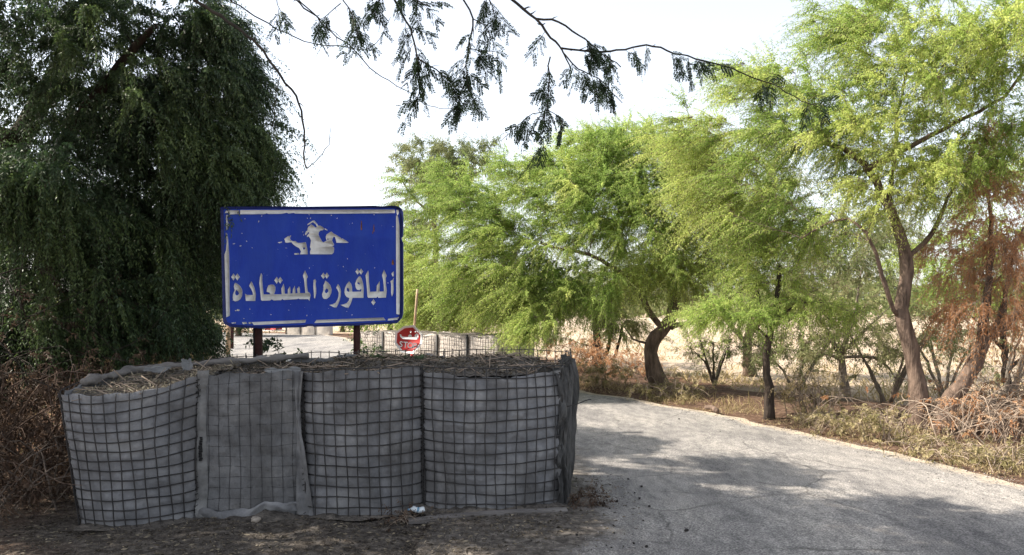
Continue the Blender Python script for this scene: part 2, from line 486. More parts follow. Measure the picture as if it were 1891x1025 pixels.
def road_material():
    m, n, l = new_mat('road_asphalt')
    out = n.new('ShaderNodeOutputMaterial')
    b = n.new('ShaderNodeBsdfPrincipled')
    b.inputs['Roughness'].default_value = 0.9
    b.inputs['Specular IOR Level'].default_value = 0.25
    tc = n.new('ShaderNodeTexCoord')

    def nz(scale, detail=5, rough=0.6, stretch=None):
        k = n.new('ShaderNodeTexNoise')
        k.inputs['Scale'].default_value = scale
        k.inputs['Detail'].default_value = detail
        k.inputs['Roughness'].default_value = rough
        src = tc.outputs['Object']
        if stretch:
            mp = n.new('ShaderNodeMapping')
            mp.inputs['Scale'].default_value = stretch
            mp.inputs['Rotation'].default_value = (0, 0, math.radians(28))
            l.new(src, mp.inputs['Vector'])
            src = mp.outputs[0]
        l.new(src, k.inputs['Vector'])
        return k
    grain, patch, dn = nz(85, 3, 0.7), nz(0.8, 6, 0.6, (1.6, 0.5, 1)), nz(5, 12, 0.82)
    vor = n.new('ShaderNodeTexVoronoi')
    vor.inputs['Scale'].default_value = 75
    l.new(tc.outputs['Object'], vor.inputs['Vector'])
    c1 = ramp(n, [(0.34, (0.12, 0.115, 0.112)), (0.5, (0.275, 0.262, 0.25)), (0.64, (0.50, 0.475, 0.445))])
    l.new(grain.outputs[0], c1.inputs[0])
    c2 = ramp(n, [(0.3, (0.50, 0.50, 0.52)), (0.5, (0.92, 0.91, 0.90)), (0.7, (1.2, 1.17, 1.12))])
    l.new(patch.outputs[0], c2.inputs[0])
    mu = n.new('ShaderNodeMix'); mu.data_type = 'RGBA'; mu.blend_type = 'MULTIPLY'
    mu.inputs['Factor'].default_value = 1.0
    l.new(c1.outputs[0], mu.inputs['A']); l.new(c2.outputs[0], mu.inputs['B'])
    bl = nz(7, 6, 0.7, (1.4, 0.6, 1))
    c4 = ramp(n, [(0.36, (0.68, 0.68, 0.69)), (0.6, (1.08, 1.07, 1.06))])
    l.new(bl.outputs[0], c4.inputs[0])
    mu4 = n.new('ShaderNodeMix'); mu4.data_type = 'RGBA'; mu4.blend_type = 'MULTIPLY'
    mu4.inputs['Factor'].default_value = 1.0
    l.new(mu.outputs['Result'], mu4.inputs['A']); l.new(c4.outputs[0], mu4.inputs['B'])
    mu = mu4
    # chips
    chip = ramp(n, [(0.0, (1.5, 1.45, 1.4)), (0.16, (1, 1, 1)), (1.0, (0.9, 0.9, 0.9))])
    l.new(vor.outputs['Distance'], chip.inputs[0])
    mu2 = n.new('ShaderNodeMix'); mu2.data_type = 'RGBA'; mu2.blend_type = 'MULTIPLY'
    mu2.inputs['Factor'].default_value = 1.0
    l.new(mu.outputs['Result'], mu2.inputs['A']); l.new(chip.outputs[0], mu2.inputs['B'])
    # dust and dirt creeping in from the edge (tint = metres from the edge, soil side marked by dirt)
    at = n.new('ShaderNodeAttribute'); at.attribute_name = 'tint'
    dust = ramp(n, [(0.3, (0.32, 0.255, 0.185)), (0.7, (0.52, 0.44, 0.34))])
    l.new(dn.outputs[0], dust.inputs[0])
    dirt = ramp(n, [(0.34, (0.028, 0.023, 0.019)), (0.5, (0.105, 0.091, 0.079)), (0.68, (0.26, 0.228, 0.195))])
    l.new(nz(14, 8, 0.75).outputs[0], dirt.inputs[0])

    def mask(attr, w):
        a = n.new('ShaderNodeAttribute'); a.attribute_name = attr
        k = n.new('ShaderNodeMath'); k.operation = 'MULTIPLY_ADD'
        k.inputs[1].default_value = -1.0
        ns = n.new('ShaderNodeMath'); ns.operation = 'MULTIPLY_ADD'
        ns.inputs[1].default_value = 2.0 * w; ns.inputs[2].default_value = -0.55 * w
        l.new(dn.outputs[0], ns.inputs[0])
        l.new(a.outputs['Fac'], k.inputs[0]); l.new(ns.outputs[0], k.inputs[2])
        r = n.new('ShaderNodeMapRange')
        r.inputs[1].default_value, r.inputs[2].default_value = -0.12 * w, 0.28 * w
        l.new(k.outputs[0], r.inputs[0])
        return r.outputs[0]
    x1 = n.new('ShaderNodeMix'); x1.data_type = 'RGBA'
    l.new(mask('tint', 0.40), x1.inputs['Factor'])
    l.new(mu2.outputs['Result'], x1.inputs['A']); l.new(dust.outputs[0], x1.inputs['B'])
    x2 = n.new('ShaderNodeMix'); x2.data_type = 'RGBA'
    l.new(mask('dirt', 0.55), x2.inputs['Factor'])
    l.new(x1.outputs['Result'], x2.inputs['A']); l.new(dirt.outputs[0], x2.inputs['B'])
    # cracks
    cv = n.new('ShaderNodeTexVoronoi'); cv.feature = 'DISTANCE_TO_EDGE'
    cv.inputs['Scale'].default_value = 0.9
    wob = n.new('ShaderNodeMix'); wob.data_type = 'VECTOR'
    wob.inputs['Factor'].default_value = 0.18
    wn3 = nz(2.5, 6)
    l.new(tc.outputs['Object'], wob.inputs['A']); l.new(wn3.outputs['Color'], wob.inputs['B'])
    l.new(wob.outputs['Result'], cv.inputs['Vector'])
    cr = n.new('ShaderNodeMapRange')
    cr.inputs[1].default_value, cr.inputs[2].default_value = 0.0, 0.011
    cr.inputs[3].default_value, cr.inputs[4].default_value = 0.6, 0.0
    l.new(cv.outputs['Distance'], cr.inputs[0])
    gate = n.new('ShaderNodeMapRange')
    gate.inputs[1].default_value, gate.inputs[2].default_value = 0.40, 0.54
    l.new(patch.outputs[0], gate.inputs[0])
    cm = n.new('ShaderNodeMath'); cm.operation = 'MULTIPLY'
    l.new(cr.outputs[0], cm.inputs[0]); l.new(gate.outputs[0], cm.inputs[1])
    x3 = n.new('ShaderNodeMix'); x3.data_type = 'RGBA'
    l.new(cm.outputs[0], x3.inputs['Factor'])
    l.new(x2.outputs['Result'], x3.inputs['A']); x3.inputs['B'].default_value = (0.03, 0.027, 0.025, 1)
    l.new(x3.outputs['Result'], b.inputs['Base Color'])
    bp = n.new('ShaderNodeBump')
    bp.inputs['Strength'].default_value, bp.inputs['Distance'].default_value = 0.8, 0.012
    l.new(grain.outputs[0], bp.inputs['Height'])
    l.new(bp.outputs[0], b.inputs['Normal'])
    l.new(b.outputs[0], out.inputs[0])
    return m


# ------------------------------------------------------------------ ground and road
def ground_z(x, y):
    dr = np.maximum(x - xr(y), xl(y) - x)          # >0 outside the road
    dr = np.minimum(dr, 60)
    off = np.clip(dr / 0.5, 0, 1)
    h = 0.035 * fbm(np.stack([x * 1.3, y * 1.3, 0 * x], -1), 3, 3) * off
    right = np.clip((x - xr(y)) / 1.2, 0, 1)
    near = np.exp(-np.clip(y - 8, 0, None) / 30)
    h = h + 0.07 * right * near
    dip = np.clip((x - xr(y) - 2.0) / 2.5, 0, 1) * np.clip((40 - y) / 20, 0, 1)
    h = h - 0.12 * dip
    far = np.clip((np.hypot(x, y) - 60) / 400, 0, 1)
    h = h + 2.0 * far * np.clip(x / (np.abs(x) + 60) + 0.3, 0, 1)
    return np.where(dr < 0.0, -0.05, -0.012 + h * np.clip(dr / 0.25, 0, 1) - 0.03 * (1 - np.clip(dr / 0.12, 0, 1)))


def axis(parts):
    out = [np.arange(a, b, s) for a, b, s in parts]
    return np.concatenate(out)


gx = axis([(-700, -100, 60), (-100, -30, 7), (-30, -9, 0.8), (-9, 11, 0.11), (11, 30, 0.8), (30, 100, 7), (100, 760, 60)])
gy = axis([(-60, -6, 6), (-6, 3, 0.6), (3, 15, 0.11), (15, 30, 0.3), (30, 60, 1.5), (60, 150, 10), (150, 1200, 70)])
GX, GY = np.meshgrid(gx, gy, indexing='ij')
GZ = ground_z(GX, GY)
side = GX - xr(GY)
wob = 0.35 * fbm(np.stack([GX * 0.9, GY * 0.9, 0 * GX + 5], -1), 3, 11)
zone = np.where(side > 0, np.clip(0.45 + (side - 3.3 + wob * 3) * 0.22, 0.38, 1.0), 0.0)
lw = np.clip((-GX - 3.0 + wob * 2) * 0.35, 0, 0.45)
zone = np.where(side > 0, zone, np.where(GX < xl(GY), np.maximum(lw, np.clip((GY - 18) * 0.1, 0, 1)), 0.15))
zone = np.where(GY > 45, 1.0, zone)
mb = MB()
mb.grid(np.stack([GX, GY, GZ], -1), tint=zone)
g = mb.build('ground', ground_material(), smooth=True)
g['kind'] = 'structure'
g['label'] = 'bare dirt verges and pale dry field around the road'

ry = axis([(-6, 3, 0.3), (3, 16, 0.12), (16, 32, 0.4), (32, 60.1, 1.0)])
rt = np.linspace(0, 1, 70)
rt = 0.5 - 0.5 * np.cos(rt * math.pi) * (0.6 + 0.4 * np.abs(np.cos(rt * math.pi)))
RY, RT = np.meshgrid(ry, rt, indexing='ij')
L = xl(RY) + 0.10 * fbm(np.stack([RY * 2, RY * 0, RY * 0], -1), 4, 5) * np.exp(-RY / 60)
R = xr(RY) + 0.09 * fbm(np.stack([RY * 1.7, RY * 0 + 9, RY * 0], -1), 4, 6)
RXX = L + (R - L) * RT
edge_d = np.minimum(RXX - L + 3, R - RXX)
RZ = 0.004 + 0.012 * np.sin(RT * math.pi) + 0.006 * fbm(np.stack([RXX * 1.1, RY * 1.1, 0 * RY], -1), 2, 8)
# soil spilled round the barrier and along the left edge
soil_d = np.minimum(RXX + 0.55 + 0.2 * (RY - 4.6), 2.5)
soil_d = np.where(RY > 5.2, RXX - 0.45, RXX - (0.45 - (5.2 - RY) * 0.75))
soil_d = np.where(RY > 8.5, soil_d + (RY - 8.5) * 0.6, soil_d)
mb = MB()
mb.grid(np.stack([RXX, RY, RZ], -1), tint=np.clip(edge_d, 0, 5), flip=True)
road = mb.build('road', road_material(), smooth=True)
at = road.data.attributes.new('dirt', 'FLOAT', 'POINT')
at.data.foreach_set('value', np.clip(soil_d, -1, 5).astype(np.float32).ravel())
road['kind'] = 'structure'
road['label'] = 'narrow worn grey asphalt road curving behind the barriers'

# ------------------------------------------------------------------ trees


def leaves(mb, pos, axis_, side_, length, width, tint, sag=0.25):
    """One folded diamond leaf per row."""
    n = len(pos)
    if n == 0:
        return
    a = norm(axis_)
    s = norm(side_ - a * np.sum(side_ * a, -1, keepdims=True))
    ln, w = length[:, None], width[:, None]
    down = np.array([0, 0, -1.0])
    v = np.empty((n, 4, 3))
    v[:, 0] = pos
    v[:, 1] = pos + a * ln * 0.5 + s * w + down * ln * sag * 0.1
    v[:, 2] = pos + a * ln + down * ln * sag
    v[:, 3] = pos + a * ln * 0.5 - s * w + down * ln * sag * 0.1
    mb.add(v.reshape(-1, 3), np.arange(n * 4).reshape(-1, 4), None, np.repeat(tint, 4))


def spray(mb, tw, org, dirs, lens, rng, per=14, leaf=(0.05, 0.09), wid=0.13, droop=0.35, tint0=None, twig_r=0.0018, sag=0.25, pair=True, twig_frac=1.0):
    """Leafy twigs: org/dirs/lens rows; leaves along each."""
    m = len(org)
    d = norm(dirs)
    t = (np.arange(per)[None] + rng.random((m, per)) * 0.9) / per * 0.92 + 0.08
    down = np.array([0, 0, -1.0])
    pos = org[:, None] + d[:, None] * (lens[:, None] * t)[..., None] + down * (lens[:, None] * droop * t ** 2)[..., None]
    tang = norm(d[:, None] + down * (2 * droop * t)[..., None])
    rnd = norm(rng.normal(size=(m, per, 3)))
    sidev = norm(np.cross(tang, rnd))
    sgn = np.where(rng.random((m, per)) < 0.5, 1, -1)[..., None]
    ll = rng.uniform(leaf[0], leaf[1], (m, per)) * (1.1 - 0.5 * t)
    tint = (np.broadcast_to(tint0[:, None], (m, per)) if tint0 is not None else np.full((m, per), 0.5)) + rng.normal(0, 0.12, (m, per))
    tint = np.clip(tint, 0, 1)
    for k in ((1, -1) if pair else (1,)):
        a = tang * 0.55 + sidev * sgn * k * 0.9 + down * 0.25
        leaves(mb, pos.reshape(-1, 3), a.reshape(-1, 3), rnd.reshape(-1, 3), ll.reshape(-1), (ll * wid).reshape(-1), tint.reshape(-1), sag)
    if tw is not None and twig_r:
        # thin three-sided twigs, two segments
        keep = rng.random(m) < twig_frac
        o, dd, le = org[keep], d[keep], lens[keep]
        k = len(o)
        if k:
            rn = norm(np.cross(dd, norm(rng.normal(size=(k, 3)))))
            rb = np.cross(dd, rn)
            ang = np.arange(3) * 2 * math.pi / 3
            off = np.cos(ang)[None, :, None] * rn[:, None] + np.sin(ang)[None, :, None] * rb[:, None]
            tt = np.array([0, 0.5, 1.0])
            c = o[:, None] + dd[:, None] * (le[:, None] * tt)[..., None] + down * (le[:, None] * droop * tt ** 2)[..., None]
            rr = twig_r * np.array([1.4, 1.0, 0.4])
            v = c[:, :, None] + off[:, None] * rr[None, :, None, None]
            base = (np.arange(k) * 9)[:, None]
            q = []
            for s in range(2):
                for j in range(3):
                    q.append(np.stack([base[:, 0] + s * 3 + j, base[:, 0] + s * 3 + (j + 1) % 3, base[:, 0] + s * 3 + 3 + (j + 1) % 3, base[:, 0] + s * 3 + 3 + j], -1))
            tw.add(v.reshape(-1, 3), np.concatenate(q))


def sample_ell(e, n, rng, shell=0.55):
    c, r = np.asarray(e[0], float), np.asarray(e[1], float)
    d = norm(rng.normal(size=(n, 3)))
    rad = (shell + (1 - shell) * rng.random(n)) * rng.random(n) ** 0.15
    return c + d * r * rad[:, None]


def tree(name, label, limbs, ells, seed, bark='bark', leaf='leaf_bright', twigm='twig', group=None, cat='tree', per_tip=10, per=14, leafsz=(0.05, 0.09), twl=(0.25, 0.5),
         droop=0.35, wid=0.13, tint=(0.2, 0.8), tintf=0.9, out_bias=0.5, grav=0.15, tip_r=0.004, shell=0.5, sag=0.25, twig_r=0.0018, twig_frac=1.0, zmin=0.25, bare=0, along=True, dens=1.0, grow=1.0, lean=(0, 0, 0), rnd=0.55):
    """limbs: list of (points, r0, r1); first is the trunk. ells: list of (centre, radii, n_tips[, leaf override])."""
    rng = np.random.default_rng(seed)
    base = np.array(limbs[0][0][0], float)
    root = thing(name, label, cat, (base[0], base[1], 0.0), group)
    nodes, rads, dist, par = [], [], [], []
    for k, (pts, r0, r1) in enumerate(limbs):
        pth = smooth_path(pts, 0.12, 0.008, rng)
        rr = np.linspace(r0, r1, len(pth)) ** 1.0
        if k == 0:
            d = np.linalg.norm(np.diff(pth, axis=0), axis=1).sum()
            hh = pth[:, 2] - pth[0, 2]
            rr = rr * (1 + 0.55 * np.exp(-hh / (r0 * 1.6)))
            pth[0, 2] -= 0.12
        rr = rr * (1 + 0.10 * vnoise(np.stack([pth[:, 2] * 6, np.full(len(pth), k * 7.7), pth[:, 0] * 3], -1), seed))
        sides = 10 if r0 > 0.08 else 7
        mbk = MB()
        # knobbly bark: ring radius noise
        mbk.tube(pth, rr, sides)
        v = mbk.v[-1]
        c = np.repeat(pth, sides, axis=0)
        mbk.v[-1] = c + (v - c) * (1 + 0.16 * vnoise(v * np.array([14, 14, 5]), seed + 3))[:, None]
        mbk.build('trunk' if k == 0 else 'limb', M[bark], root, smooth=True)
        i0 = len(nodes)
        start = 0 if k else max(1, int(len(pth) * 0.45))
        for j in range(start, len(pth)):
            nodes.append(pth[j]); rads.append(rr[j])
            dist.append(float(np.linalg.norm(pth[j] - base)))
    tw, lf = MB(), MB()
    alle = []
    for e in ells:
        p = sample_ell((e[0], np.asarray(e[1]) * grow), int(e[2] * dens), rng, shell)
        p = p[p[:, 2] > zmin]
        for q in p:
            alle.append((q, np.asarray(e[0], float)))
    N0 = len(nodes)
    cap = N0 + len(alle) * 14 + 10
    NA = np.zeros((cap, 3)); NA[:N0] = nodes
    ND = np.zeros(cap); ND[:N0] = dist
    NR = np.zeros(cap); NR[:N0] = rads
    n = N0
    init = np.array(nodes)
    order = sorted(range(len(alle)), key=lambda i: np.min(np.linalg.norm(init - alle[i][0], axis=1)) + 0.25 * rng.random())
    T_o, T_d, T_l, T_t = [], [], [], []
    crown_c = np.mean([np.asarray(e[0], float) for e in ells], axis=0)
    for i in order:
        a, ec = alle[i]
        dd = np.linalg.norm(NA[:n] - a, axis=1)
        up = np.clip(NA[:n, 2] - a[2], 0, None)
        j = int(np.argmin(dd + 0.22 * ND[:n] + 0.35 * up))
        s = NA[j]
        ln = dd[j]
        if ln < 0.04:
            continue
        mid = s + (a - s) * 0.5 + rng.normal(0, 0.10 * ln, 3) + np.array([0, 0, 0.10 * ln])
        cnt = int(min(12, max(3, ln / 0.12)))
        t = (np.arange(1, cnt + 1) / cnt)[:, None]
        pth = (1 - t) ** 2 * s + 2 * t * (1 - t) * mid + t * t * a
        pth[:-1] += rng.normal(0, 0.012, (cnt - 1, 3))
        full = np.vstack([s[None], pth])
        r0 = min(NR[j] * 0.7, tip_r * (1 + 2.6 * ln) + 0.001)
        rr = np.linspace(r0, tip_r * 0.55, cnt + 1)
        tw.tube(full, rr, 4 if r0 > 0.008 else 3, cap=False)
        NA[n:n + cnt] = pth
        ND[n:n + cnt] = ND[j] + np.linalg.norm(np.diff(full, axis=0), axis=1).cumsum()
        NR[n:n + cnt] = rr[1:]
        n += cnt
        if bare and rng.random() < bare:
            continue
        # leafy twigs at the tip and along the outer part of the branch
        dirp = norm(full[-1] - full[-2])
        outw = norm(a - ec + (a - crown_c) * 0.4)
        base_t = 0.5 + 0.5 * fbm(a[None] * 0.9, 2, seed + 5)[0] * 1.2
        for _ in range(per_tip):
            f = rng.random() ** 0.6 if along else 1 - 0.15 * rng.random()
            o = full[0] + 0
            x = f * cnt
            i0 = min(int(x), cnt - 1)
            o = full[i0] + (full[i0 + 1] - full[i0]) * (x - i0)
            if f < 0.35 and ln < 0.5:
                continue
            T_o.append(o)
            T_d.append(dirp * 0.5 + outw * out_bias + rng.normal(0, rnd, 3) + np.array([0, 0, -grav]) + np.asarray(lean))
            T_l.append(rng.uniform(*twl))
            T_t.append(tint[0] + (tint[1] - tint[0]) * np.clip(base_t + rng.normal(0, 0.16), 0, 1))
    if T_o:
        spray(lf, tw, np.array(T_o), np.array(T_d), np.array(T_l), rng, per, leafsz, wid, droop, np.array(T_t), twig_r, sag, twig_frac=twig_frac)
    tw.build('twigs', M[twigm], root, kind='stuff')
    if lf.n:
        lf.build('crown', M[leaf], root, kind='stuff')
    return root, NA[:n], rng


def E(px, py, rx, ry, D, dr, n):
    """crown lobe seen at photo pixel px,py with pixel radii, D metres away, dr deep."""
    s = D / FPX
    return (P(px, py, D), np.array([rx * s, dr, ry * s]), n)


def pl(D, *pp, dd=None):
    out = []
    for k, p in enumerate(pp):
        d = D + (dd[k] if dd is not None else 0)
        out.append(P(p[0], p[1], d))
    return out


ROAD_TREES = 'acacia trees lining the right verge'
# A: big tree with crooked trunk
A = 14.1
tree('acacia_tree', 'broad bright green acacia with crooked brown trunk behind the road bend', [
    (pl(A, (1224, 721), (1208, 690), (1202, 650), (1212, 622), (1232, 600), (1243, 574), (1250, 535)), 0.145, 0.085),
    (pl(A, (1238, 606), (1257, 599), (1280, 594), (1330, 565), (1390, 520), dd=(0, 0, 0, .3, .6)), 0.055, 0.02),
    (pl(A, (1226, 606), (1205, 585), (1178, 540), (1110, 480), (1000, 450), dd=(0, 0, -.2, -.5, -.8)), 0.06, 0.02),
    (pl(A, (1250, 538), (1235, 470), (1190, 395), (1150, 320), dd=(0, .2, .5, .6)), 0.075, 0.02),
    (pl(A, (1248, 545), (1300, 470), (1350, 400), dd=(0, .5, .9)), 0.06, 0.02),
    (pl(A, (1206, 640), (1190, 632), (1170, 626), (1150, 600)), 0.03, 0.01),
], [E(1130, 375, 215, 115, A, 1.9, 120), E(930, 455, 165, 120, A - .3, 1.5, 110), E(1010, 535, 190, 52, A - 0.6, 1.0, 90),
    E(1310, 410, 170, 125, A + .5, 1.7, 100), E(1225, 500, 200, 45, A, 1.5, 50), E(850, 350, 110, 60, A, 1.2, 40), E(830, 540, 100, 70, A + 2.2, .8, 50), E(770, 470, 50, 80, A + 2.2, .8, 30), E(985, 592, 50, 24, A - 1.5, .4, 16), E(840, 565, 95, 36, A + 2.6, .7, 44), E(930, 568, 80, 34, A + 1.6, .7, 34), E(770, 560, 50, 40, A + 3.2, .6, 22), E(1180, 290, 150, 60, A + .4, 1.2, 50), E(1040, 320, 160, 65, A + .2, 1.2, 60), E(1270, 310, 120, 70, A + .6, 1.2, 45), E(1120, 260, 110, 35, A + .4, 1.0, 30)],
    101, tint=(0.2, 0.95), per_tip=15, per=18, leafsz=(.034, .062), wid=.15, group=ROAD_TREES, droop=0.3, grav=0.0, dens=1.7, grow=1.08, shell=0.25, out_bias=0.45, lean=(-.65, -.15, -.12), rnd=.36, twl=(.3, .7))

# C: sparser tree behind on the left
C = 21.0
tree('acacia_tree', 'airy acacia farther back, rising above the bright crown beside the blue sign', [
    (pl(C, (800, 650), (795, 560), (805, 470), (800, 400), (790, 350)), 0.13, 0.04),
    (pl(C, (803, 430), (850, 370), (880, 320)), 0.05, 0.015),
    (pl(C, (800, 400), (760, 360), (740, 330)), 0.04, 0.015)],
    [E(810, 300, 85, 42, C, 1.3, 80), E(770, 390, 60, 60, C, 1.2, 40), E(880, 300, 60, 40, C, 1.2, 35)], 102, leaf='leaf_olive', group=ROAD_TREES, per_tip=9, per=12, leafsz=(.07, .12), twl=(.3, .6), dens=1.2, grow=1.1, droop=.2, grav=0, lean=(-.5, 0, 0), rnd=.4, bare=.15)

# B: dark multi-stem tree left of A
B = 18.0
tree('acacia_tree', 'dark multi-stemmed acacia left of the crooked trunk at the verge', [
    (pl(B, (1102, 686), (1104, 650), (1100, 610), (1095, 560)), 0.11, 0.05),
    (pl(B, (1106, 684), (1122, 645), (1132, 600)), 0.06, 0.03),
    (pl(B, (1108, 684), (1136, 655), (1150, 600)), 0.05, 0.025),
    (pl(B, (1100, 684), (1096, 640), (1110, 595)), 0.06, 0.02)],
    [E(1100, 540, 110, 55, B, 1.4, 70), E(1150, 600, 60, 25, B, .8, 24), E(1010, 600, 60, 35, B, 1, 24)], 103, bark='bark_dark', leaf='leaf_olive', twigm='twig_dark', group=ROAD_TREES, per_tip=9, per=12, leafsz=(.06, .11))

# D: thin dark stem close to the road
Dd = 10.5
tree('acacia_tree', 'thin young acacia with blackened straight stem beside the road edge', [
    (pl(Dd, (1420, 776), (1420, 735), (1416, 670), (1422, 615), (1434, 560), (1440, 490)), 0.062, 0.03),
    (pl(Dd, (1420, 625), (1380, 590), (1320, 580), dd=(0, -.1, -.3)), 0.022, 0.008),
    (pl(Dd, (1428, 590), (1480, 560), (1530, 560), dd=(0, -.1, -.1)), 0.022, 0.008),
    (pl(Dd, (1422, 615), (1405, 560), (1395, 520), dd=(0, .2, .4)), 0.022, 0.008)],
    [E(1340, 575, 100, 22, Dd - .2, .6, 50), E(1500, 570, 110, 28, Dd - .1, .6, 40), E(1440, 480, 110, 65, Dd + .3, .8, 60)], 104, bark='bark_dark', group=ROAD_TREES,
     tint=(0.3, 0.9), per_tip=10, per=15, leafsz=(.034, .06), grav=0.0, droop=0.25, grow=1.05, lean=(-.5, -.1, 0), rnd=.4, twl=(.25, .55))

# fill tree farther back between A and F
I_ = 17.5
tree('acacia_tree', 'bushy acacia in the field behind the thin black stem', [
    (pl(I_, (1385, 690), (1380, 640), (1390, 580), (1400, 500)), 0.12, 0.06),
    (pl(I_, (1383, 640), (1340, 590), (1290, 540)), 0.06, 0.02),
    (pl(I_, (1385, 620), (1430, 560), (1480, 500)), 0.06, 0.02)],
    [E(1390, 370, 170, 110, I_, 1.7, 110), E(1480, 470, 150, 100, I_, 1.6, 90), E(1270, 480, 130, 90, I_, 1.5, 70), E(1620, 440, 110, 90, I_ + 1, 1.5, 60)], 109, leaf='leaf_olive', group=ROAD_TREES,
     per_tip=10, per=14, leafsz=(.05, .09), twl=(.35, .7), droop=.25, grav=0, tint=(.2, .95), grow=1.1, shell=.25, lean=(-.6, -.1, -.1), rnd=.38, bare=.15)

# E: shrubby multi-stem grey tree
Ee = 12.5
tree('acacia_tree', 'shrubby half-bare grey acacia forking low between the two larger trunks', [
    (pl(Ee, (1562, 748), (1558, 700), (1552, 655)), 0.085, 0.06),
    (pl(Ee, (1552, 658), (1530, 612), (1500, 572), (1460, 545)), 0.04, 0.012),
    (pl(Ee, (1554, 655), (1568, 612), (1580, 565), (1590, 500)), 0.045, 0.012),
    (pl(Ee, (1554, 660), (1585, 660), (1630, 668), (1662, 712)), 0.03, 0.012),
    (pl(Ee, (1552, 665), (1515, 650), (1475, 668), dd=(0, -.2, -.3)), 0.028, 0.01),
    (pl(Ee, (1556, 650), (1610, 600), (1650, 560)), 0.025, 0.01)],
    [E(1530, 545, 150, 80, Ee, 1.3, 110), E(1600, 630, 90, 50, Ee, 1, 40), E(1450, 640, 100, 40, Ee, .8, 40), E(1560, 450, 140, 70, Ee, 1.4, 60)], 105, bark='bark_grey', leaf='leaf_olive', group=ROAD_TREES,
    per_tip=6, per=10, leafsz=(.05, .08), bare=0.35, dens=1.3, droop=.2, grav=0)

# F: large right tree
F = 9.4
tree('acacia_tree', 'tall brown-trunked acacia arching over the right side of the road', [
    (pl(F, (1702, 806), (1697, 745), (1690, 685), (1677, 625), (1664, 575), (1673, 520), (1670, 460), (1656, 412), (1636, 370)), 0.115, 0.055),
    (pl(F, (1636, 370), (1596, 305), (1545, 272), (1480, 252), (1415, 222), dd=(0, .1, .3, .5, .8)), 0.05, 0.014),
    (pl(F, (1602, 312), (1680, 272), (1760, 230), (1850, 180), (1900, 120), dd=(0, -.1, -.2, -.5, -.7)), 0.04, 0.014),
    (pl(F, (1660, 585), (1640, 545), (1600, 430), (1545, 405), (1480, 440), dd=(0, -.1, -.2, 0, .2)), 0.03, 0.01),
    (pl(F, (1672, 480), (1720, 430), (1760, 350), (1780, 280), dd=(0, .2, .4, .5)), 0.035, 0.012),
    (pl(F, (1640, 372), (1650, 300), (1660, 200), (1680, 100), dd=(0, .4, .6, .6)), 0.035, 0.012)],
    [E(1500, 240, 190, 100, F + .6, 1.4, 120), E(1680, 150, 190, 130, F, 1.4, 120), E(1340, 340, 130, 100, F + 1.3, 1.0, 70), E(1840, 90, 160, 120, F - .9, 1.2, 100),
     E(1690, 330, 150, 90, F - .2, 1.0, 60), E(1860, 260, 120, 80, F - .4, 1.0, 50), E(1480, 390, 170, 80, F + .8, 1.0, 50), E(1640, 30, 150, 60, F, 1.2, 40), E(1290, 255, 110, 65, F + 1.4, .8, 50), E(1410, 150, 110, 45, F + .9, .8, 45), E(1560, 70, 100, 40, F + .5, .8, 30)],
    106, group=ROAD_TREES, tint=(0.3, 1.0), per_tip=11, per=16, leafsz=(.03, .055), wid=.15, droop=0.3, bare=0.3, grav=0.0, dens=1.6, grow=1.08, shell=.25, out_bias=.4, lean=(-.6, -.1, -.08), rnd=.36, twl=(.28, .6))

# G: leaning tree with rust brown dead foliage
Gd = 9.2
tree('acacia_tree', 'leaning forked acacia hung with rust brown dead leaves at the verge', [
    (pl(Gd, (1738, 806), (1752, 750), (1785, 695), (1808, 650), (1822, 618)), 0.11, 0.075),
    (pl(Gd, (1810, 650), (1815, 600), (1826, 520), (1832, 430), (1822, 350), dd=(0, .05, .1, .2, .3)), 0.06, 0.015),
    (pl(Gd, (1822, 622), (1848, 612), (1875, 580), (1910, 545), (1960, 480)), 0.055, 0.02),
    (pl(Gd, (1830, 615), (1850, 570), (1870, 480), (1890, 420), dd=(0, .2, .3, .4)), 0.035, 0.012)],
    [E(1835, 400, 75, 140, Gd + .2, .8, 110), E(1800, 570, 75, 55, Gd - .1, .7, 50), E(1890, 500, 80, 90, Gd, .8, 50), E(1760, 480, 70, 70, Gd + .5, .7, 25), E(1825, 285, 50, 60, Gd + .3, .5, 34)],
    107, leaf='leaf_rust', twigm='dead_twig', group=ROAD_TREES, per_tip=8, per=12, leafsz=(.035, .065), droop=0.7, grav=0.4, bare=0.4)

# H: background tree far right
H = 13.0
tree('acacia_tree', 'dim thin-stemmed acacia behind the leaning one at the field edge', [
    (pl(H, (1862, 728), (1856, 660), (1852, 600), (1860, 520)), 0.07, 0.03),
    (pl(H, (1856, 650), (1820, 610), (1790, 580)), 0.03, 0.01),
    (pl(H, (1858, 690), (1890, 660), (1930, 640)), 0.04, 0.015)],
    [E(1860, 480, 130, 100, H, 1.4, 80), E(1740, 480, 120, 80, H + .5, 1.2, 60), E(1830, 330, 130, 100, H + .5, 1.3, 60)], 108, bark='bark_dark', leaf='leaf_bright', twigm='twig_dark', group=ROAD_TREES, per_tip=7, per=11, leafsz=(.06, .1), bare=0.2)

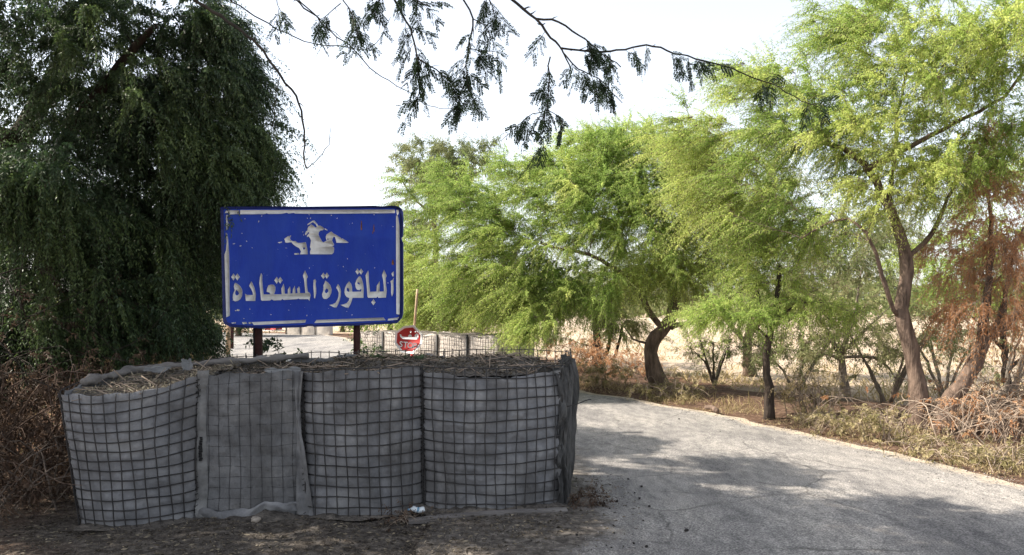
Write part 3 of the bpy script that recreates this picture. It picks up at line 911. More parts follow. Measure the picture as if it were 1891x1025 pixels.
# left trees
LEFT_TREES = 'dense dark trees on the left verge'
L1 = 9.0
tree('dense_tree', 'huge dark drooping tree filling the left side behind the nearest barrier', [
    ([(-6.6, 9.6, 0), (-6.4, 9.4, 1.2), (-6.2, 9.3, 2.4), (-5.9, 9.2, 3.6)], 0.30, 0.16),
    ([(-6.3, 9.3, 1.8), (-5.3, 8.9, 3.0), (-4.5, 8.7, 4.0), (-3.9, 8.6, 4.6)], 0.14, 0.03),
    ([(-6.2, 9.3, 2.4), (-7.0, 8.6, 3.8), (-7.2, 8.2, 5.0)], 0.13, 0.04),
    ([(-6.0, 9.3, 3.2), (-5.2, 9.6, 5.0), (-4.6, 9.8, 6.2)], 0.13, 0.04),
    ([(-6.4, 9.4, 1.4), (-5.2, 8.2, 2.2), (-4.4, 7.9, 2.6)], 0.09, 0.02)],
    [E(170, 120, 240, 180, L1, 1.6, 190), E(330, 260, 165, 150, L1, 1.3, 150), E(130, 400, 220, 180, L1 - .4, 1.6, 170), E(320, 470, 110, 130, L1 + .2, 1.2, 100),
     E(230, 590, 170, 85, L1 - .3, 1.0, 90), E(40, 590, 120, 90, L1 - .8, .9, 60), E(400, 330, 100, 60, L1 - .2, .7, 50), E(60, -120, 200, 140, L1, 1.8, 70), E(75, 345, 70, 60, L1 - 1.4, .5, 40), E(375, 60, 75, 70, L1, .8, 45), E(455, 250, 55, 70, L1, .6, 26), E(425, 160, 60, 70, L1, .7, 34)],
    201, leaf='leaf_dark', twigm='twig_dark', bark='bark_dark', group=LEFT_TREES, per_tip=14, per=20, leafsz=(.034, .066), wid=0.18, droop=0.7, grav=0.3, lean=(.25, -.1, -.1), rnd=.42, tint=(0.1, 0.9), twl=(.3, .6), shell=0.35)
L2 = 21.0
tree('dense_tree', 'smaller dark tree behind the huge one, left of the blue sign', [
    ([(-9.8, 21.2, 0), (-9.7, 21.1, 1.4), (-9.5, 21, 2.6)], 0.2, 0.1),
    ([(-9.6, 21.1, 1.6), (-9.0, 20.9, 2.8)], 0.08, 0.03)],
    [E(310, 470, 110, 130, L2, 1.6, 110), E(350, 590, 85, 50, L2 - .3, 1.2, 50), E(200, 420, 120, 150, L2, 1.6, 70)], 202, leaf='leaf_dark', twigm='twig_dark', bark='bark_dark', group=LEFT_TREES,
    per_tip=11, per=13, leafsz=(.08, .14), wid=0.2, droop=0.5, twl=(.3, .7), shell=0.3)

tree('dense_tree', 'dark tree just outside the left frame edge, shading the large barrier', [
    ([(-6.9, 5.4, 0), (-6.8, 5.5, 1.4), (-6.6, 5.6, 2.8), (-6.4, 5.6, 3.8)], 0.22, 0.10),
    ([(-6.7, 5.5, 2.0), (-5.9, 5.4, 3.2), (-5.3, 5.5, 4.0)], 0.09, 0.03)],
    [((-6.0, 5.6, 4.3), (1.7, 2.0, 1.5), 150), ((-6.8, 5.2, 2.9), (1.6, 1.9, 1.2), 90), ((-5.6, 6.6, 5.2), (1.3, 1.2, 1.0), 60)], 203, leaf='leaf_dark', twigm='twig_dark', bark='bark_dark', group=LEFT_TREES,
    per_tip=11, per=12, leafsz=(.07, .12), wid=0.2, droop=0.5, twl=(.3, .6), shell=0.3)

surf_z0 = 0.010
# ------------------------------------------------------------------ earth-filled mesh barriers
Zup = np.array([0, 0, 1.0])


class Face:
    """A bulging wall panel between two base points; u runs left to right, v upwards."""

    def __init__(self, bl, br, tl, tr, n, bulge, seed, sag=0.0, wr=0.0):
        self.wr = wr
        self.c = [np.asarray(a, float) for a in (bl, br, tl, tr)]
        self.n, self.b, self.seed, self.sag = norm(n), bulge, seed, sag

    def at(self, u, v, off=0.0):
        u, v = np.asarray(u, float), np.asarray(v, float)
        bl, br, tl, tr = self.c
        p = (bl * ((1 - u) * (1 - v))[..., None] + br * (u * (1 - v))[..., None] + tl * ((1 - u) * v)[..., None] + tr * (u * v)[..., None])
        f = np.clip(np.sin(np.clip(u, 0, 1) * math.pi), 0, 1) ** 0.65
        g = 0.80 + 0.30 * np.sin(np.clip(v, 0, 1) * math.pi * 0.9) - 0.12 * v
        w = 0.016 * fbm(np.stack([u * 2.3 + self.seed, v * 2.3, 0 * u], -1), 2, self.seed)
        if self.wr:
            w = w + self.wr * fbm(np.stack([u * 6, v * 14 + 1.5 * u, 0 * u + self.seed], -1), 4, self.seed + 9)
        sg = self.sag * np.sin(np.clip(u, 0, 1) * math.pi) * v
        return p + self.n * (self.b * f * g + w + off)[..., None] - Zup * sg[..., None]


def wire_grid(face, nu, nv, r, seg=2, vtop=1.0, sides=5, off=0.0, jit=0.007, extra=0.0):
    mb = MB()
    rng = np.random.default_rng(face.seed + 50)
    for i in range(nu + 1):
        v = np.linspace(0, vtop + (extra * rng.random() if extra else 0), nv * seg + 1)
        u = np.full(len(v), i / nu) + jit * (np.sin(v * 5 + i * 0.35 + face.seed) + 0.5 * np.sin(v * 11 + i * 2.9))
        mb.tube(face.at(u, v, off + r), r, sides)
    for j in range(nv + 1):
        if j / nv > vtop + 1e-6:
            continue
        u = np.linspace(0, 1, nu * seg + 1)
        v = np.full(len(u), j / nv) + jit * (np.sin(u * 4 + j * 0.4 + face.seed) + 0.5 * np.sin(u * 13 + j * 2.1))
        mb.tube(face.at(u, v, off - r * 0.6), r, sides)
    return mb


def liner(face, nu, nv, top=0.97, ragged=0.02, res=6, pillow=0.008, inset=0.020, wr=0.006, u0=0.0, u1=1.0, thick=0.006):
    n1, n2 = nu * res + 1, nv * res + 1
    U, V = np.meshgrid(np.linspace(u0, u1, n1), np.linspace(0, 1, n2), indexing='ij')
    tp = top + ragged * fbm(np.stack([U * 7 + face.seed, U * 0, U * 0], -1), 3, face.seed + 2)
    VV = V * tp
    pil = pillow * (np.abs(np.sin(U * nu * math.pi)) * np.abs(np.sin(VV * nv * math.pi))) ** 0.6
    wrn = wr * fbm(np.stack([U * 6, VV * 14 + 1.5 * U, 0 * U + face.seed], -1), 4, face.seed + 9)
    fold = 0.02 * np.clip((V - 0.95) / 0.05, 0, 1) * vnoise(np.stack([U * 9, 0 * U, 0 * U], -1), face.seed + 4)
    pts = face.at(U, VV, -inset + pil + wrn + fold)
    mb = MB()
    mb.grid(pts)
    back = face.at(U[:, ::res], VV[:, ::res], -inset - thick + 0 * U[:, ::res] + wrn[:, ::res] - 0.01)
    mb.grid(back, flip=True)
    # lip joining front and back along the top
    lip = np.stack([pts[:, -1], back[:, -1]], 1)
    mb.grid(lip)
    return mb


def litter_quads(mb, pos, rng, l=(0.02, 0.07), w=(0.004, 0.012), tint=(0.0, 1.0), flat=0.35):
    n = len(pos)
    a = rng.normal(size=(n, 3)); a[:, 2] *= flat
    s = rng.normal(size=(n, 3))
    ln = rng.uniform(*l, n); wd = rng.uniform(*w, n)
    leaves(mb, pos, a, s, ln, wd, rng.uniform(*tint, n), 0.0)


BAR = 'earth-filled mesh barriers blocking the road'
root = thing('gabion_barrier', 'large grey earth-filled mesh barrier in front of the blue sign', 'barrier', (-1.3, 6.3, 0), BAR)
# front line base and top points (world metres)
FB = [np.array([-3.03, 5.50, -.02]), np.array([-2.27, 5.66, -.02]), np.array([-1.52, 5.77, -.02]), np.array([-0.665, 5.90, -.02]), np.array([0.385, 6.02, -.02])]
FT = [np.array([-3.15, 5.47, 0.94]), np.array([-2.27, 5.70, 1.045]), np.array([-1.545, 5.80, 1.06]), np.array([-0.675, 5.92, 1.075]), np.array([0.385, 6.05, 1.08])]
BBk = [np.array([-3.0, 6.50, -.02]), np.array([-2.27, 6.70, -.02]), np.array([-1.5, 6.8, -.02]), np.array([-0.6, 6.92, -.02]), np.array([0.44, 7.0, -.02])]
BTk = [np.array([-3.05, 6.50, 1.03]), np.array([-2.27, 6.70, 1.10]), np.array([-1.5, 6.8, 1.12]), np.array([-0.6, 6.92, 1.125]), np.array([0.46, 7.02, 1.13])]
NU = [11, 10, 11, 14]
NV = 14
n_f = norm(np.array([0.15, -1, 0.0]))
bul = [0.19, 0.06, 0.17, 0.18]
FF = []
for k in range(4):
    FF.append(Face(FB[k], FB[k + 1], FT[k], FT[k + 1], n_f, bul[k], 11 + k * 7, sag=[0.05, 0, 0.0, 0.02][k], wr=[0.004, 0.012, 0.004, 0.008][k]))
for k in range(4):
    f = FF[k]
    if k == 1:
        continue
    liner(f, NU[k], NV, top=[0.975, 1, 0.985, 0.955][k], ragged=[0.012, 0, 0.012, 0.02][k], wr=[0.005, 0, 0.006, 0.008][k]).build('fabric_liner', M['fabric'], root, smooth=True)
    wire_grid(f, NU[k], NV, 0.0046, vtop=1.0 if k != 0 else 0.985).build('wire_mesh', M['wire'], root, kind='stuff')
# second cell: fabric pulled over the mesh, wires only faintly standing out
f = FF[1]
liner(f, NU[1], NV, top=0.985, ragged=0.01, pillow=0.002, wr=0.0, inset=0.004).build('fabric_liner', M['fabric_smooth'], root, smooth=True)
wire_grid(f, NU[1], NV, 0.0018, off=-0.0028).build('wire_mesh', M['wire_faint'], root, kind='stuff')
# right margin of that fabric, hanging loose and curling outwards over the joint
U, V = np.meshgrid(np.linspace(0, 1, 14), np.linspace(0.02, 1.0, 60), indexing='ij')
ed = 0.018 * fbm(np.stack([0 * V, V * 2.6, 0 * V], -1), 3, 77) + 0.075 * (1 - V) ** 2.5 - 0.02 * np.sin(V * math.pi)
base = f.at(0.93 + U * 0.02, V * 0.99)
X = base + np.array([1, 0.13, 0]) * (U * (0.055 + ed))[..., None] + np.array([0, -1, 0]) * (0.012 + 0.055 * U ** 2 + 0.012 * np.sin(U * 5 + V * 9) + 0.008 * vnoise(np.stack([U * 6, V * 12, 0 * U], -1), 5))[..., None]
mb = MB(); mb.grid(X); mb.grid(X + np.array([0, 0.006, 0]), flip=True)
mb.build('fabric_flap', M['fabric_smooth'], root, smooth=True)
# curled bottom hem of the same fabric
U, V = np.meshgrid(np.linspace(0.02, 1.12, 60), np.linspace(0, 1, 10), indexing='ij')
hem = f.at(U, 0.01 + 0.085 * V) + np.array([0.15, -1, 0]) * (0.010 + 0.016 * np.sin(V * math.pi * .8) + 0.012 * vnoise(np.stack([U * 9, V * 2, 0 * U], -1), 15))[..., None] + Zup * (0.055 * fbm(np.stack([U * 4, 0 * U, 0 * U], -1), 3, 31) + 0.05 * np.exp(-((U - .62) / .16) ** 2))[..., None] * (1 - .5 * V)[..., None]
mb = MB(); mb.grid(hem); mb.grid(hem + np.array([0, 0.006, 0]), flip=True)
mb.build('fabric_hem', M['fabric'], root, smooth=True)
# pale selvedge strip down the left of the cell with a dark printed patch
U, V = np.meshgrid(np.linspace(0, 1, 8), np.linspace(-0.01, 1.015, 70), indexing='ij')
st = f.at(0 * U + 0.01, V) + np.array([1, 0.13, 0]) * ((U - 0.15) * (0.072 + 0.010 * np.sin(V * 7)))[..., None] + np.array([0, -1, 0]) * (0.018 + 0.012 * np.sin(U * math.pi) + 0.004 * fbm(np.stack([U * 3, V * 10, 0 * U], -1), 2, 3))[..., None]
mb = MB(); mb.grid(st); mb.grid(st + np.array([0, 0.008, 0]), flip=True)
strip = mb.build('fabric_strip', M['fabric_pale'], root, smooth=True, label='pale vertical fabric strip with a black patch')
mb = MB()
rng = np.random.default_rng(4)
for k in range(14):
    v0 = 0.415 + k * 0.0115
    c = f.at(np.array(0.01), np.array(v0)) + np.array([0.026 + rng.normal(0, .002), -0.034, 0])
    mb.box(c, (0.022 + rng.normal(0, .003), 0.004, 0.011))
mb.build('label_patch', M['black_mark'], strip)

# rear wall, ends
n_b = -n_f
for k in range(4):
    fb = Face(BBk[k + 1], BBk[k], BTk[k + 1], BTk[k], n_b, 0.10, 60 + k * 5)
    liner(fb, 8, 8, top=0.88 if k == 3 else 0.97, res=4).build('fabric_liner', M['fabric'], root, smooth=True)
    wire_grid(fb, NU[k], NV, 0.0038, vtop=1.0, extra=0.025).build('wire_mesh', M['wire'], root, kind='stuff')
# left end
fl = Face(BBk[0], FB[0], BTk[0], FT[0], (-1, 0.1, 0), 0.12, 91)
liner(fl, 12, NV, top=0.985).build('fabric_liner', M['fabric'], root, smooth=True)
wire_grid(fl, 12, NV, 0.0042).build('wire_mesh', M['wire'], root, kind='stuff')
# right end: crumpled, with deep vertical folds
fr = Face(FB[4], BBk[4], FT[4], BTk[4], (1, -0.12, 0), 0.06, 97)
U, V = np.meshgrid(np.linspace(0, 1, 110), np.linspace(0, 0.97, 60), indexing='ij')
fold = 0.038 * np.sin(U * 34 + 2.2 * np.sin(V * 4)) * (0.5 + 0.5 * V) + 0.022 * fbm(np.stack([U * 11, V * 2.2, 0 * U], -1), 3, 12) + 0.05 * np.sin(V * math.pi) * np.sin(U * math.pi)
mb = MB(); X = fr.at(U, V, -0.01 + fold); mb.grid(X); mb.grid(fr.at(U[::3, ::3], V[::3, ::3], -0.06), flip=True)
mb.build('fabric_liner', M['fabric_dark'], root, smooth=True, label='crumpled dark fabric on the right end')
wire_grid(fr, 13, NV, 0.0042, vtop=1.0, off=0.012, jit=0.008, extra=0.05).build('wire_mesh', M['wire'], root, kind='stuff')
# loose torn fabric at the front right corner
U, V = np.meshgrid(np.linspace(0, 1, 18), np.linspace(0.0, 0.97, 70), indexing='ij')
cor = FB[4] * (1 - V)[..., None] + FT[4] * V[..., None]
wv = fbm(np.stack([U * 2.5, V * 6, 0 * U], -1), 3, 41)
X = cor + np.array([-0.055, -0.035, 0]) * (1 - U)[..., None] + np.array([0.035, 0.03, 0]) * U[..., None] + np.array([0.3, -1, 0]) * (0.004 + 0.045 * np.abs(wv))[..., None] + np.array([1, 0, 0]) * (0.02 * fbm(np.stack([0 * V, V * 9, 0 * V], -1), 2, 42))[..., None]
mb = MB(); mb.grid(X); mb.grid(X + np.array([0, 0.008, 0]), flip=True)
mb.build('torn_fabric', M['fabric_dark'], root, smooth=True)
# flap of liner folded over the front corner top
mb = MB()
U, V = np.meshgrid(np.linspace(0, 1, 16), np.linspace(0, 1, 10), indexing='ij')
X = np.array([0.20, 5.96, 1.045]) + np.array([0.20, 0.05, 0.015]) * U[..., None] + np.array([-0.01, 0.06, -0.06]) * V[..., None] + Zup * (0.018 * np.sin(U * 7) + 0.02 * np.sin(V * 3))[..., None]
mb.grid(X); mb.grid(X - Zup * 0.005, flip=True)
mb.build('fabric_flap', M['fabric_pale'], root, smooth=True)
# bent wire end sticking out on the right
mb = MB(); mb.tube(smooth_path([(0.42, 6.0, 0.76), (0.48, 5.98, 0.775), (0.56, 5.96, 0.81), (0.60, 5.95, 0.82)], .03), 0.004, 5)
mb.build('bent_wire', M['wire'], root)
# joint coils
for k in (1, 2, 3):
    t = np.linspace(0, 1, 260)
    c = FB[k] * (1 - t)[:, None] + FT[k] * t[:, None]
    a = t * 2 * math.pi * 26
    p = c + np.stack([0.014 * np.cos(a), -0.012 + 0.014 * np.sin(a), 0 * a], -1)
    mb = MB(); mb.tube(p, 0.0032, 4); mb.build('joint_coil', M['wire'], root, smooth=True)
# end-post wires at the right rear corner
# soil fill
rng = np.random.default_rng(21)
lit = MB()
tw = MB()
for k in range(4):
    U, V = np.meshgrid(np.linspace(0, 1, 60), np.linspace(0, 1, 60), indexing='ij')
    ff = FF[k].at(U[:, 0], np.full(60, 0.955), -0.02)
    bb = Face(BBk[k], BBk[k + 1], BTk[k], BTk[k + 1], n_b, 0.09, 5).at(U[:, 0], np.full(60, 0.955), -0.02)
    X = ff[:, None] * (1 - V)[..., None] + bb[:, None] * V[..., None]
    dome = np.clip(np.sin(V * math.pi), 0, 1) ** 0.8 * np.clip(0.25 + np.sin(U * math.pi), 0, 1)
    hgt = [0.0, 0.0, 0.035, 0.04][k] * dome + 0.022 * fbm(X * 5, 4, 9) * (0.35 + dome) + 0.010 * fbm(X * 22, 2, 10) + [-.01, -.04, 0.0, -0.005][k] + (k == 3) * -0.10 * np.clip((U - .55) / .45, 0, 1) * V
    X[..., 2] += hgt
    mb = MB(); mb.grid(X); mb.build('soil_fill', M['soil'], root, smooth=True)
    n = 2600
    iu, iv = rng.integers(1, 59, n), rng.integers(1, 59, n)
    pos = X[iu, iv] + rng.normal(0, 0.006, (n, 3)) + [0, 0, 0.008]
    tt = (0.3, 1.0) if k == 0 else (0.0, 0.58)  # paler straw paints the sun patch on the left cell, darker straw elsewhere
    litter_quads(lit, pos, rng, (0.015, 0.06), (0.002, 0.007), tt, 0.5)
    for _ in range(55):
        c = X[rng.integers(3, 57), rng.integers(2, 57)] + [0, 0, 0.015]
        d = norm(rng.normal(size=3) * [1, 1, 0.25]) * rng.uniform(0.05, 0.18)
        tw.tube([c - d, c + rng.normal(0, .008, 3), c + d], [0.004, 0.004, 0.002], 4)
lit.build('straw_litter', M['straw'], root, kind='stuff')
tw.build('dead_twigs', M['dead_twig'], root, kind='stuff')
# rolled-back liner along the left rear edge
t = np.linspace(0, 1, 40)
rl = smooth_path([(-3.14, 5.75, .97), (-3.08, 6.1, 1.0), (-2.95, 6.45, 1.02), (-2.5, 6.60, 1.05), (-2.0, 6.72, 1.08), (-1.75, 6.76, 1.10)], 0.03)
rr = 0.027 + 0.014 * fbm(rl * 9, 2, 3)
mb = MB(); mb.tube(rl, rr, 12); v = mb.v[-1]; c = np.repeat(rl, 12, 0)
mb.v[-1] = c + (v - c) * (1 + 0.5 * fbm(v * [14, 14, 40], 2, 8))[:, None]
mb.build('liner_roll', M['wood_board'], root, smooth=True)
# spilled soil banked against the foot
fl_pts = np.array([(-2.98, 5.46, 0), (-2.6, 5.44, 0), (-2.25, 5.6, 0), (-1.9, 5.66, 0), (-1.5, 5.70, 0), (-1.1, 5.69, 0), (-.66, 5.86, 0), (-.3, 5.78, 0), (.1, 5.84, 0), (.40, 5.95, 0), (.50, 6.3, 0), (.52, 7.0, 0)])
pth = smooth_path(fl_pts, .04)
tn_ = norm(np.gradient(pth, axis=0)); nr_ = np.stack([tn_[:, 1], -tn_[:, 0], 0 * tn_[:, 0]], -1)
V = np.linspace(0, 1, 14)
wd = 0.10 + 0.09 * fbm(pth * 2.7, 3, 66)
X = pth[:, None] + nr_[:, None] * ((V[None] - .3) * wd[:, None])[..., None]
hh = (0.022 + 0.030 * fbm(pth * 3.3, 3, 67))[:, None] * np.clip(1 - V[None], 0, 1) ** 1.4 + 0.010 * fbm(X * 16, 3, 68)
X[..., 2] = surf_z0 + hh - 0.012 * V[None]
mb = MB(); mb.grid(X)
o = mb.build('spilled_soil', M['soil'], None, smooth=True); o['kind'] = 'stuff'; o['label'] = 'spilled soil banked along the foot of the large barrier'
# tin/plastic scraps on top
def scrap(name, label, c, size, mat, seed, rz=0.3, tilt=0.2):
    U, V = np.meshgrid(np.linspace(-1, 1, 14), np.linspace(-1, 1, 10), indexing='ij')
    z = 0.22 * fbm(np.stack([U * 1.6, V * 1.6, 0 * U + seed], -1), 3, seed) + 0.25 * np.abs(U * np.sin(seed)) + tilt * V
    x = U * (1 + 0.15 * vnoise(np.stack([V * 3, U * 0, 0 * U], -1), seed)); y = V
    X = np.stack([x * size[0], y * size[1], (z - z.min()) * size[2]], -1)
    cr, sr = math.cos(rz), math.sin(rz)
    X = np.stack([X[..., 0] * cr - X[..., 1] * sr, X[..., 0] * sr + X[..., 1] * cr, X[..., 2]], -1) + np.asarray(c)
    mb = MB(); mb.grid(X); mb.grid(X - Zup * 0.003, flip=True)
    o = mb.build(name, M[mat], None, smooth=True)
    tag(o, label, 'litter')
    return o


scrap('plastic_scrap', 'flat grey plastic scrap on the left end of the large barrier', (-2.83, 6.25, 1.0), (0.09, 0.05, 0.07), 'fabric_pale', 3, 0.2)
scrap('plastic_scrap', 'upright bluish plastic scrap beside the flat one on the large barrier', (-2.62, 6.33, 1.01), (0.04, 0.035, 0.08), 'fabric_pale', 9, 0.6, 0.5)
scrap('cloth_scrap', 'crumpled pale cloth over the top edge of the large barrier', (-1.70, 5.84, 1.03), (0.13, 0.06, 0.06), 'fabric_pale', 6, 0.3, 0.2)
scrap('plastic_scrap', 'crumpled black plastic sheet on the right rear of the large barrier', (0.10, 6.62, 1.03), (0.17, 0.12, 0.09), 'post_dark', 15, 0.4, 0.2)

# far barriers


def far_barrier(label, p0, p1, cells, h, depth, nvec, seed, wires=True, res=2):
    p0, p1 = np.asarray(p0, float), np.asarray(p1, float)
    rt_ = thing('gabion_barrier', label, 'barrier', (*((p0 + p1) / 2)[:2], 0), BAR)
    nv = norm(np.array([*nvec, 0.0]))
    rng = np.random.default_rng(seed)
    for k in range(cells):
        a, b = p0 + (p1 - p0) * k / cells, p0 + (p1 - p0) * (k + 1) / cells
        hz0, hz1 = h + rng.normal(0, .015), h + rng.normal(0, .015)
        fc = Face(a, b, a + Zup * hz0, b + Zup * hz1, nv, 0.07, seed + k * 3)
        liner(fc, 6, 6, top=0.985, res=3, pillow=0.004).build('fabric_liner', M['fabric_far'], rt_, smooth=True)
        if wires:
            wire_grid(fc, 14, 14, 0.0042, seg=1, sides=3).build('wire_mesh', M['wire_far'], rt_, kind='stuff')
        a2, b2 = a - nv * depth, b - nv * depth
        fb = Face(b2, a2, b2 + Zup * hz1, a2 + Zup * hz0, -nv, 0.07, seed + k * 3 + 1)
        liner(fb, 4, 4, top=0.985, res=2).build('fabric_liner', M['fabric_far'], rt_, smooth=True)
        U, V = np.meshgrid(np.linspace(0, 1, 22), np.linspace(0, 1, 18), indexing='ij')
        X = fc.at(U, 0 * U + .97, -.01) * (1 - V)[..., None] + fb.at(1 - U, 0 * U + .97, -.01) * V[..., None]
        X[..., 2] += 0.05 * np.sin(V * math.pi) * np.sin(U * math.pi) + 0.02 * fbm(X * 5, 3, seed)
        mb = MB(); mb.grid(X); mb.build('soil_fill', M['soil'], rt_, smooth=True)
        mb = MB(); mb.tube([a + nv * 0.02, a + nv * 0.02 + Zup * hz0], 0.022, 6); mb.build('joint_coil', M['wire'], rt_)
    for a, s in ((p0, -1), (p1, 1)):
        a2 = a - nv * depth
        q0, q1 = (a2, a) if s < 0 else (a, a2)
        dirv = norm(p1 - p0) * s
        fe = Face(q0, q1, q0 + Zup * h, q1 + Zup * h, dirv, 0.06, seed + 40 + s)
        liner(fe, 5, 5, top=0.985, res=2).build('fabric_liner', M['fabric_far'], rt_, smooth=True)
    return rt_


far_barrier('beige mesh barrier with dark seams behind the red stop sign', (-2.98, 15.3, -.03), (-0.2, 12.9, -.03), 5, 1.05, 0.9, (-0.66, -0.75), 300)
far_barrier('distant low beige barrier across the road below the blue sign', P(528, 619, 40) * [1, 1, 0], P(610, 619, 39) * [1, 1, 0], 3, 1.05, 1.0, (0.1, -1), 340, wires=False)

# ------------------------------------------------------------------ the blue sign
SY = 8.2


def S(px, py, d=0.0):
    p = P(px, py, SY)
    return np.array([p[0], SY + d, p[2]])


root = thing('road_sign', 'blue chipped metal sign with white Arabic lettering behind the large barrier', 'sign', (*P(575, 600, SY)[:2], 0))
outline = [(407.5, 384), (410, 382), (440, 381.6), (500, 381.2), (560, 381.8), (600, 381.2), (662, 380.6), (690, 380), (705, 381.2), (724, 379.8), (735, 381.2), (741, 385), (743.6, 391), (743.9, 420),
           (743.4, 436), (741.4, 438), (741.6, 444), (743.9, 448), (743.8, 500), (744, 560), (743.4, 580), (741, 588), (733, 597), (720, 598), (655, 601), (600, 603), (580, 603.6), (578, 602.2), (566, 602.4), (563.7, 604),
           (520, 605.6), (484, 606.4), (450, 605), (424.7, 603), (415, 598.5), (412, 592), (411, 540), (409.6, 480), (408.4, 420)]
mb = MB()
mb.prism([outline], lambda x, y, d: S(x, y, d), 0.05)
panel = mb.build('panel', M['sign_blue'], root)
bv = panel.modifiers.new('bevel', 'BEVEL'); bv.width = 0.006; bv.segments = 2; bv.limit_method = 'ANGLE'
# raised rim
cx_, cy_ = 576, 493
inner = [(cx_ + (x - cx_) * 0.968, cy_ + (y - cy_) * 0.962) for x, y in outline]
mb = MB(); mb.prism([outline, inner], lambda x, y, d: S(cx_ + (x - cx_) * 1.001, cy_ + (y - cy_) * 1.001, d - 0.006), 0.012)
mb.build('rim', M['sign_edge'], root)
for px in (478, 659):
    q0, q1 = P(px, 600, SY + 0.10), P(px, 600, SY + 0.10)
    mb = MB()
    hh = S(px, 400)[2]
    mb.box((q0[0], SY + 0.10, hh / 2 - .05), (0.062, 0.06, hh + .1))
    mb.build('post', M['post_rust'], root)
mb = MB(); q = P(470.5, 600, SY + .13); mb.box((q[0], SY + .13, 0.95), (0.028, 0.03, 1.9)); mb.build('post', M['post_dark'], root, label='thin dark post beside the left rust-red post')


def decal(name, loops, mat, d=-0.009, parent=root, to=None):
    mb = MB()
    mb.prism(loops, to or (lambda x, y, dd: S(x, y, d + dd)), 0.0095)
    return mb.build(name, M[mat], parent)


def za(pts, ox, oy, s): return [(ox + x / s, oy + y / s) for x, y in pts]


def A_(*p): return za(p, 420, 485, 10.25)
def B_(*p): return za(p, 580, 485, 10.25)
def C_(*p): return za(p, 500, 395, 11.3875)
def dia(cx, cy, w, h): return [(cx, cy - h), (cx + w * .55, cy - h * .38), (cx + w, cy), (cx + w * .55, cy + h * .4), (cx, cy + h), (cx - w * .55, cy + h * .4), (cx - w, cy), (cx - w * .55, cy - h * .38)]


letters = [
    [A_((150, 380), (190, 400), (240, 440), (275, 500), (285, 560), (275, 640), (245, 695), (200, 725), (150, 735), (115, 715), (106, 660), (110, 600), (125, 560), (145, 520), (135, 490), (128, 450), (135, 410)),
     A_((175, 515), (210, 550), (225, 585), (205, 615), (175, 625), (150, 600), (148, 565), (160, 530))],
    [A_(*dia(118, 272, 43, 67))], [A_(*dia(192, 272, 46, 67))],
    [A_((455, 355), (480, 400), (515, 490), (540, 590), (530, 725), (355, 725), (338, 590), (370, 612), (490, 612), (480, 560), (455, 500), (416, 440))],
    [A_((640, 200), (660, 235), (658, 330), (672, 480), (685, 602), (820, 602), (800, 568), (745, 552), (755, 490), (780, 430), (830, 412), (880, 420), (908, 460), (908, 530), (885, 600), (1030, 600), (1026, 490), (1065, 400), (1084, 490), (1087, 590),
        (1145, 588), (1148, 510), (1185, 452), (1194, 520), (1192, 586), (1235, 582), (1243, 510), (1275, 440), (1288, 520), (1287, 580), (1335, 580), (1323, 495), (1358, 447), (1372, 500), (1374, 577), (1478, 577), (1463, 400), (1453, 310), (1432, 250), (1470, 150), (1524, 270), (1502, 310), (1507, 420), (1522, 550), (1562, 575),
        (1577, 620), (1555, 725), (1530, 692), (1370, 692), (1350, 677), (1320, 692), (1070, 707), (1040, 687), (1015, 712), (880, 717), (840, 692), (810, 717), (660, 722), (640, 705), (623, 520), (608, 390), (618, 280))],
    [A_(*dia(935, 335, 46, 66))], [A_(*dia(1002, 335, 45, 66))],
    [B_((-5, 330), (20, 315), (40, 350), (30, 400), (40, 480), (42, 580), (20, 680), (5, 670), (-2, 560), (-10, 450))],
    [B_((215, 340), (265, 375), (310, 430), (335, 510), (325, 580), (295, 645), (240, 690), (190, 687), (165, 655), (153, 600), (175, 540), (185, 490), (180, 430), (205, 380)),
     B_((240, 485), (270, 510), (275, 545), (235, 585), (205, 560), (210, 520))],
    [B_(*dia(178, 250, 44, 60))], [B_(*dia(244, 248, 42, 60))],
    [B_((455, 405), (490, 460), (510, 540), (505, 630), (485, 720), (450, 800), (425, 847), (380, 847), (290, 802), (345, 790), (410, 760), (445, 700), (465, 640), (470, 570), (445, 510), (420, 475))],
    [B_((665, 355), (700, 400), (720, 460), (725, 552), (895, 548), (900, 490), (860, 522), (815, 512), (790, 470), (780, 400), (805, 330), (840, 275), (870, 252), (905, 310), (930, 400), (940, 500), (935, 667), (730, 667), (715, 720), (690, 790), (655, 852), (600, 847), (500, 800), (560, 790), (620, 765), (660, 720), (670, 672), (620, 650), (590, 610), (578, 560), (588, 480), (620, 410)),
     B_((640, 470), (665, 500), (672, 545), (655, 557), (620, 530), (620, 495)), B_((835, 365), (870, 395), (865, 420), (830, 405), (818, 385))],
    [B_(*dia(825, 170, 40, 60))], [B_(*dia(892, 170, 40, 60))],
    [B_((1025, 148), (1035, 200), (1040, 330), (1050, 450), (1060, 552), (1185, 547), (1188, 440), (1240, 355), (1247, 420), (1242, 547), (1325, 547), (1320, 430), (1308, 310), (1288, 240), (1325, 135), (1377, 250), (1357, 290), (1362, 420), (1377, 520), (1362, 662), (1220, 667), (1205, 642), (1180, 667), (1028, 667), (1013, 640), (1003, 500), (988, 330), (976, 240))],
    [B_(*dia(1125, 750, 42, 60))],
    [B_((1507, 285), (1502, 400), (1509, 500), (1502, 580), (1475, 643), (1458, 560), (1463, 420), (1448, 350), (1488, 325))],
    [B_((1512, 165), (1507, 262), (1488, 262), (1468, 215), (1483, 182))],
]
for lp in letters:
    decal('letter', lp, 'sign_white')
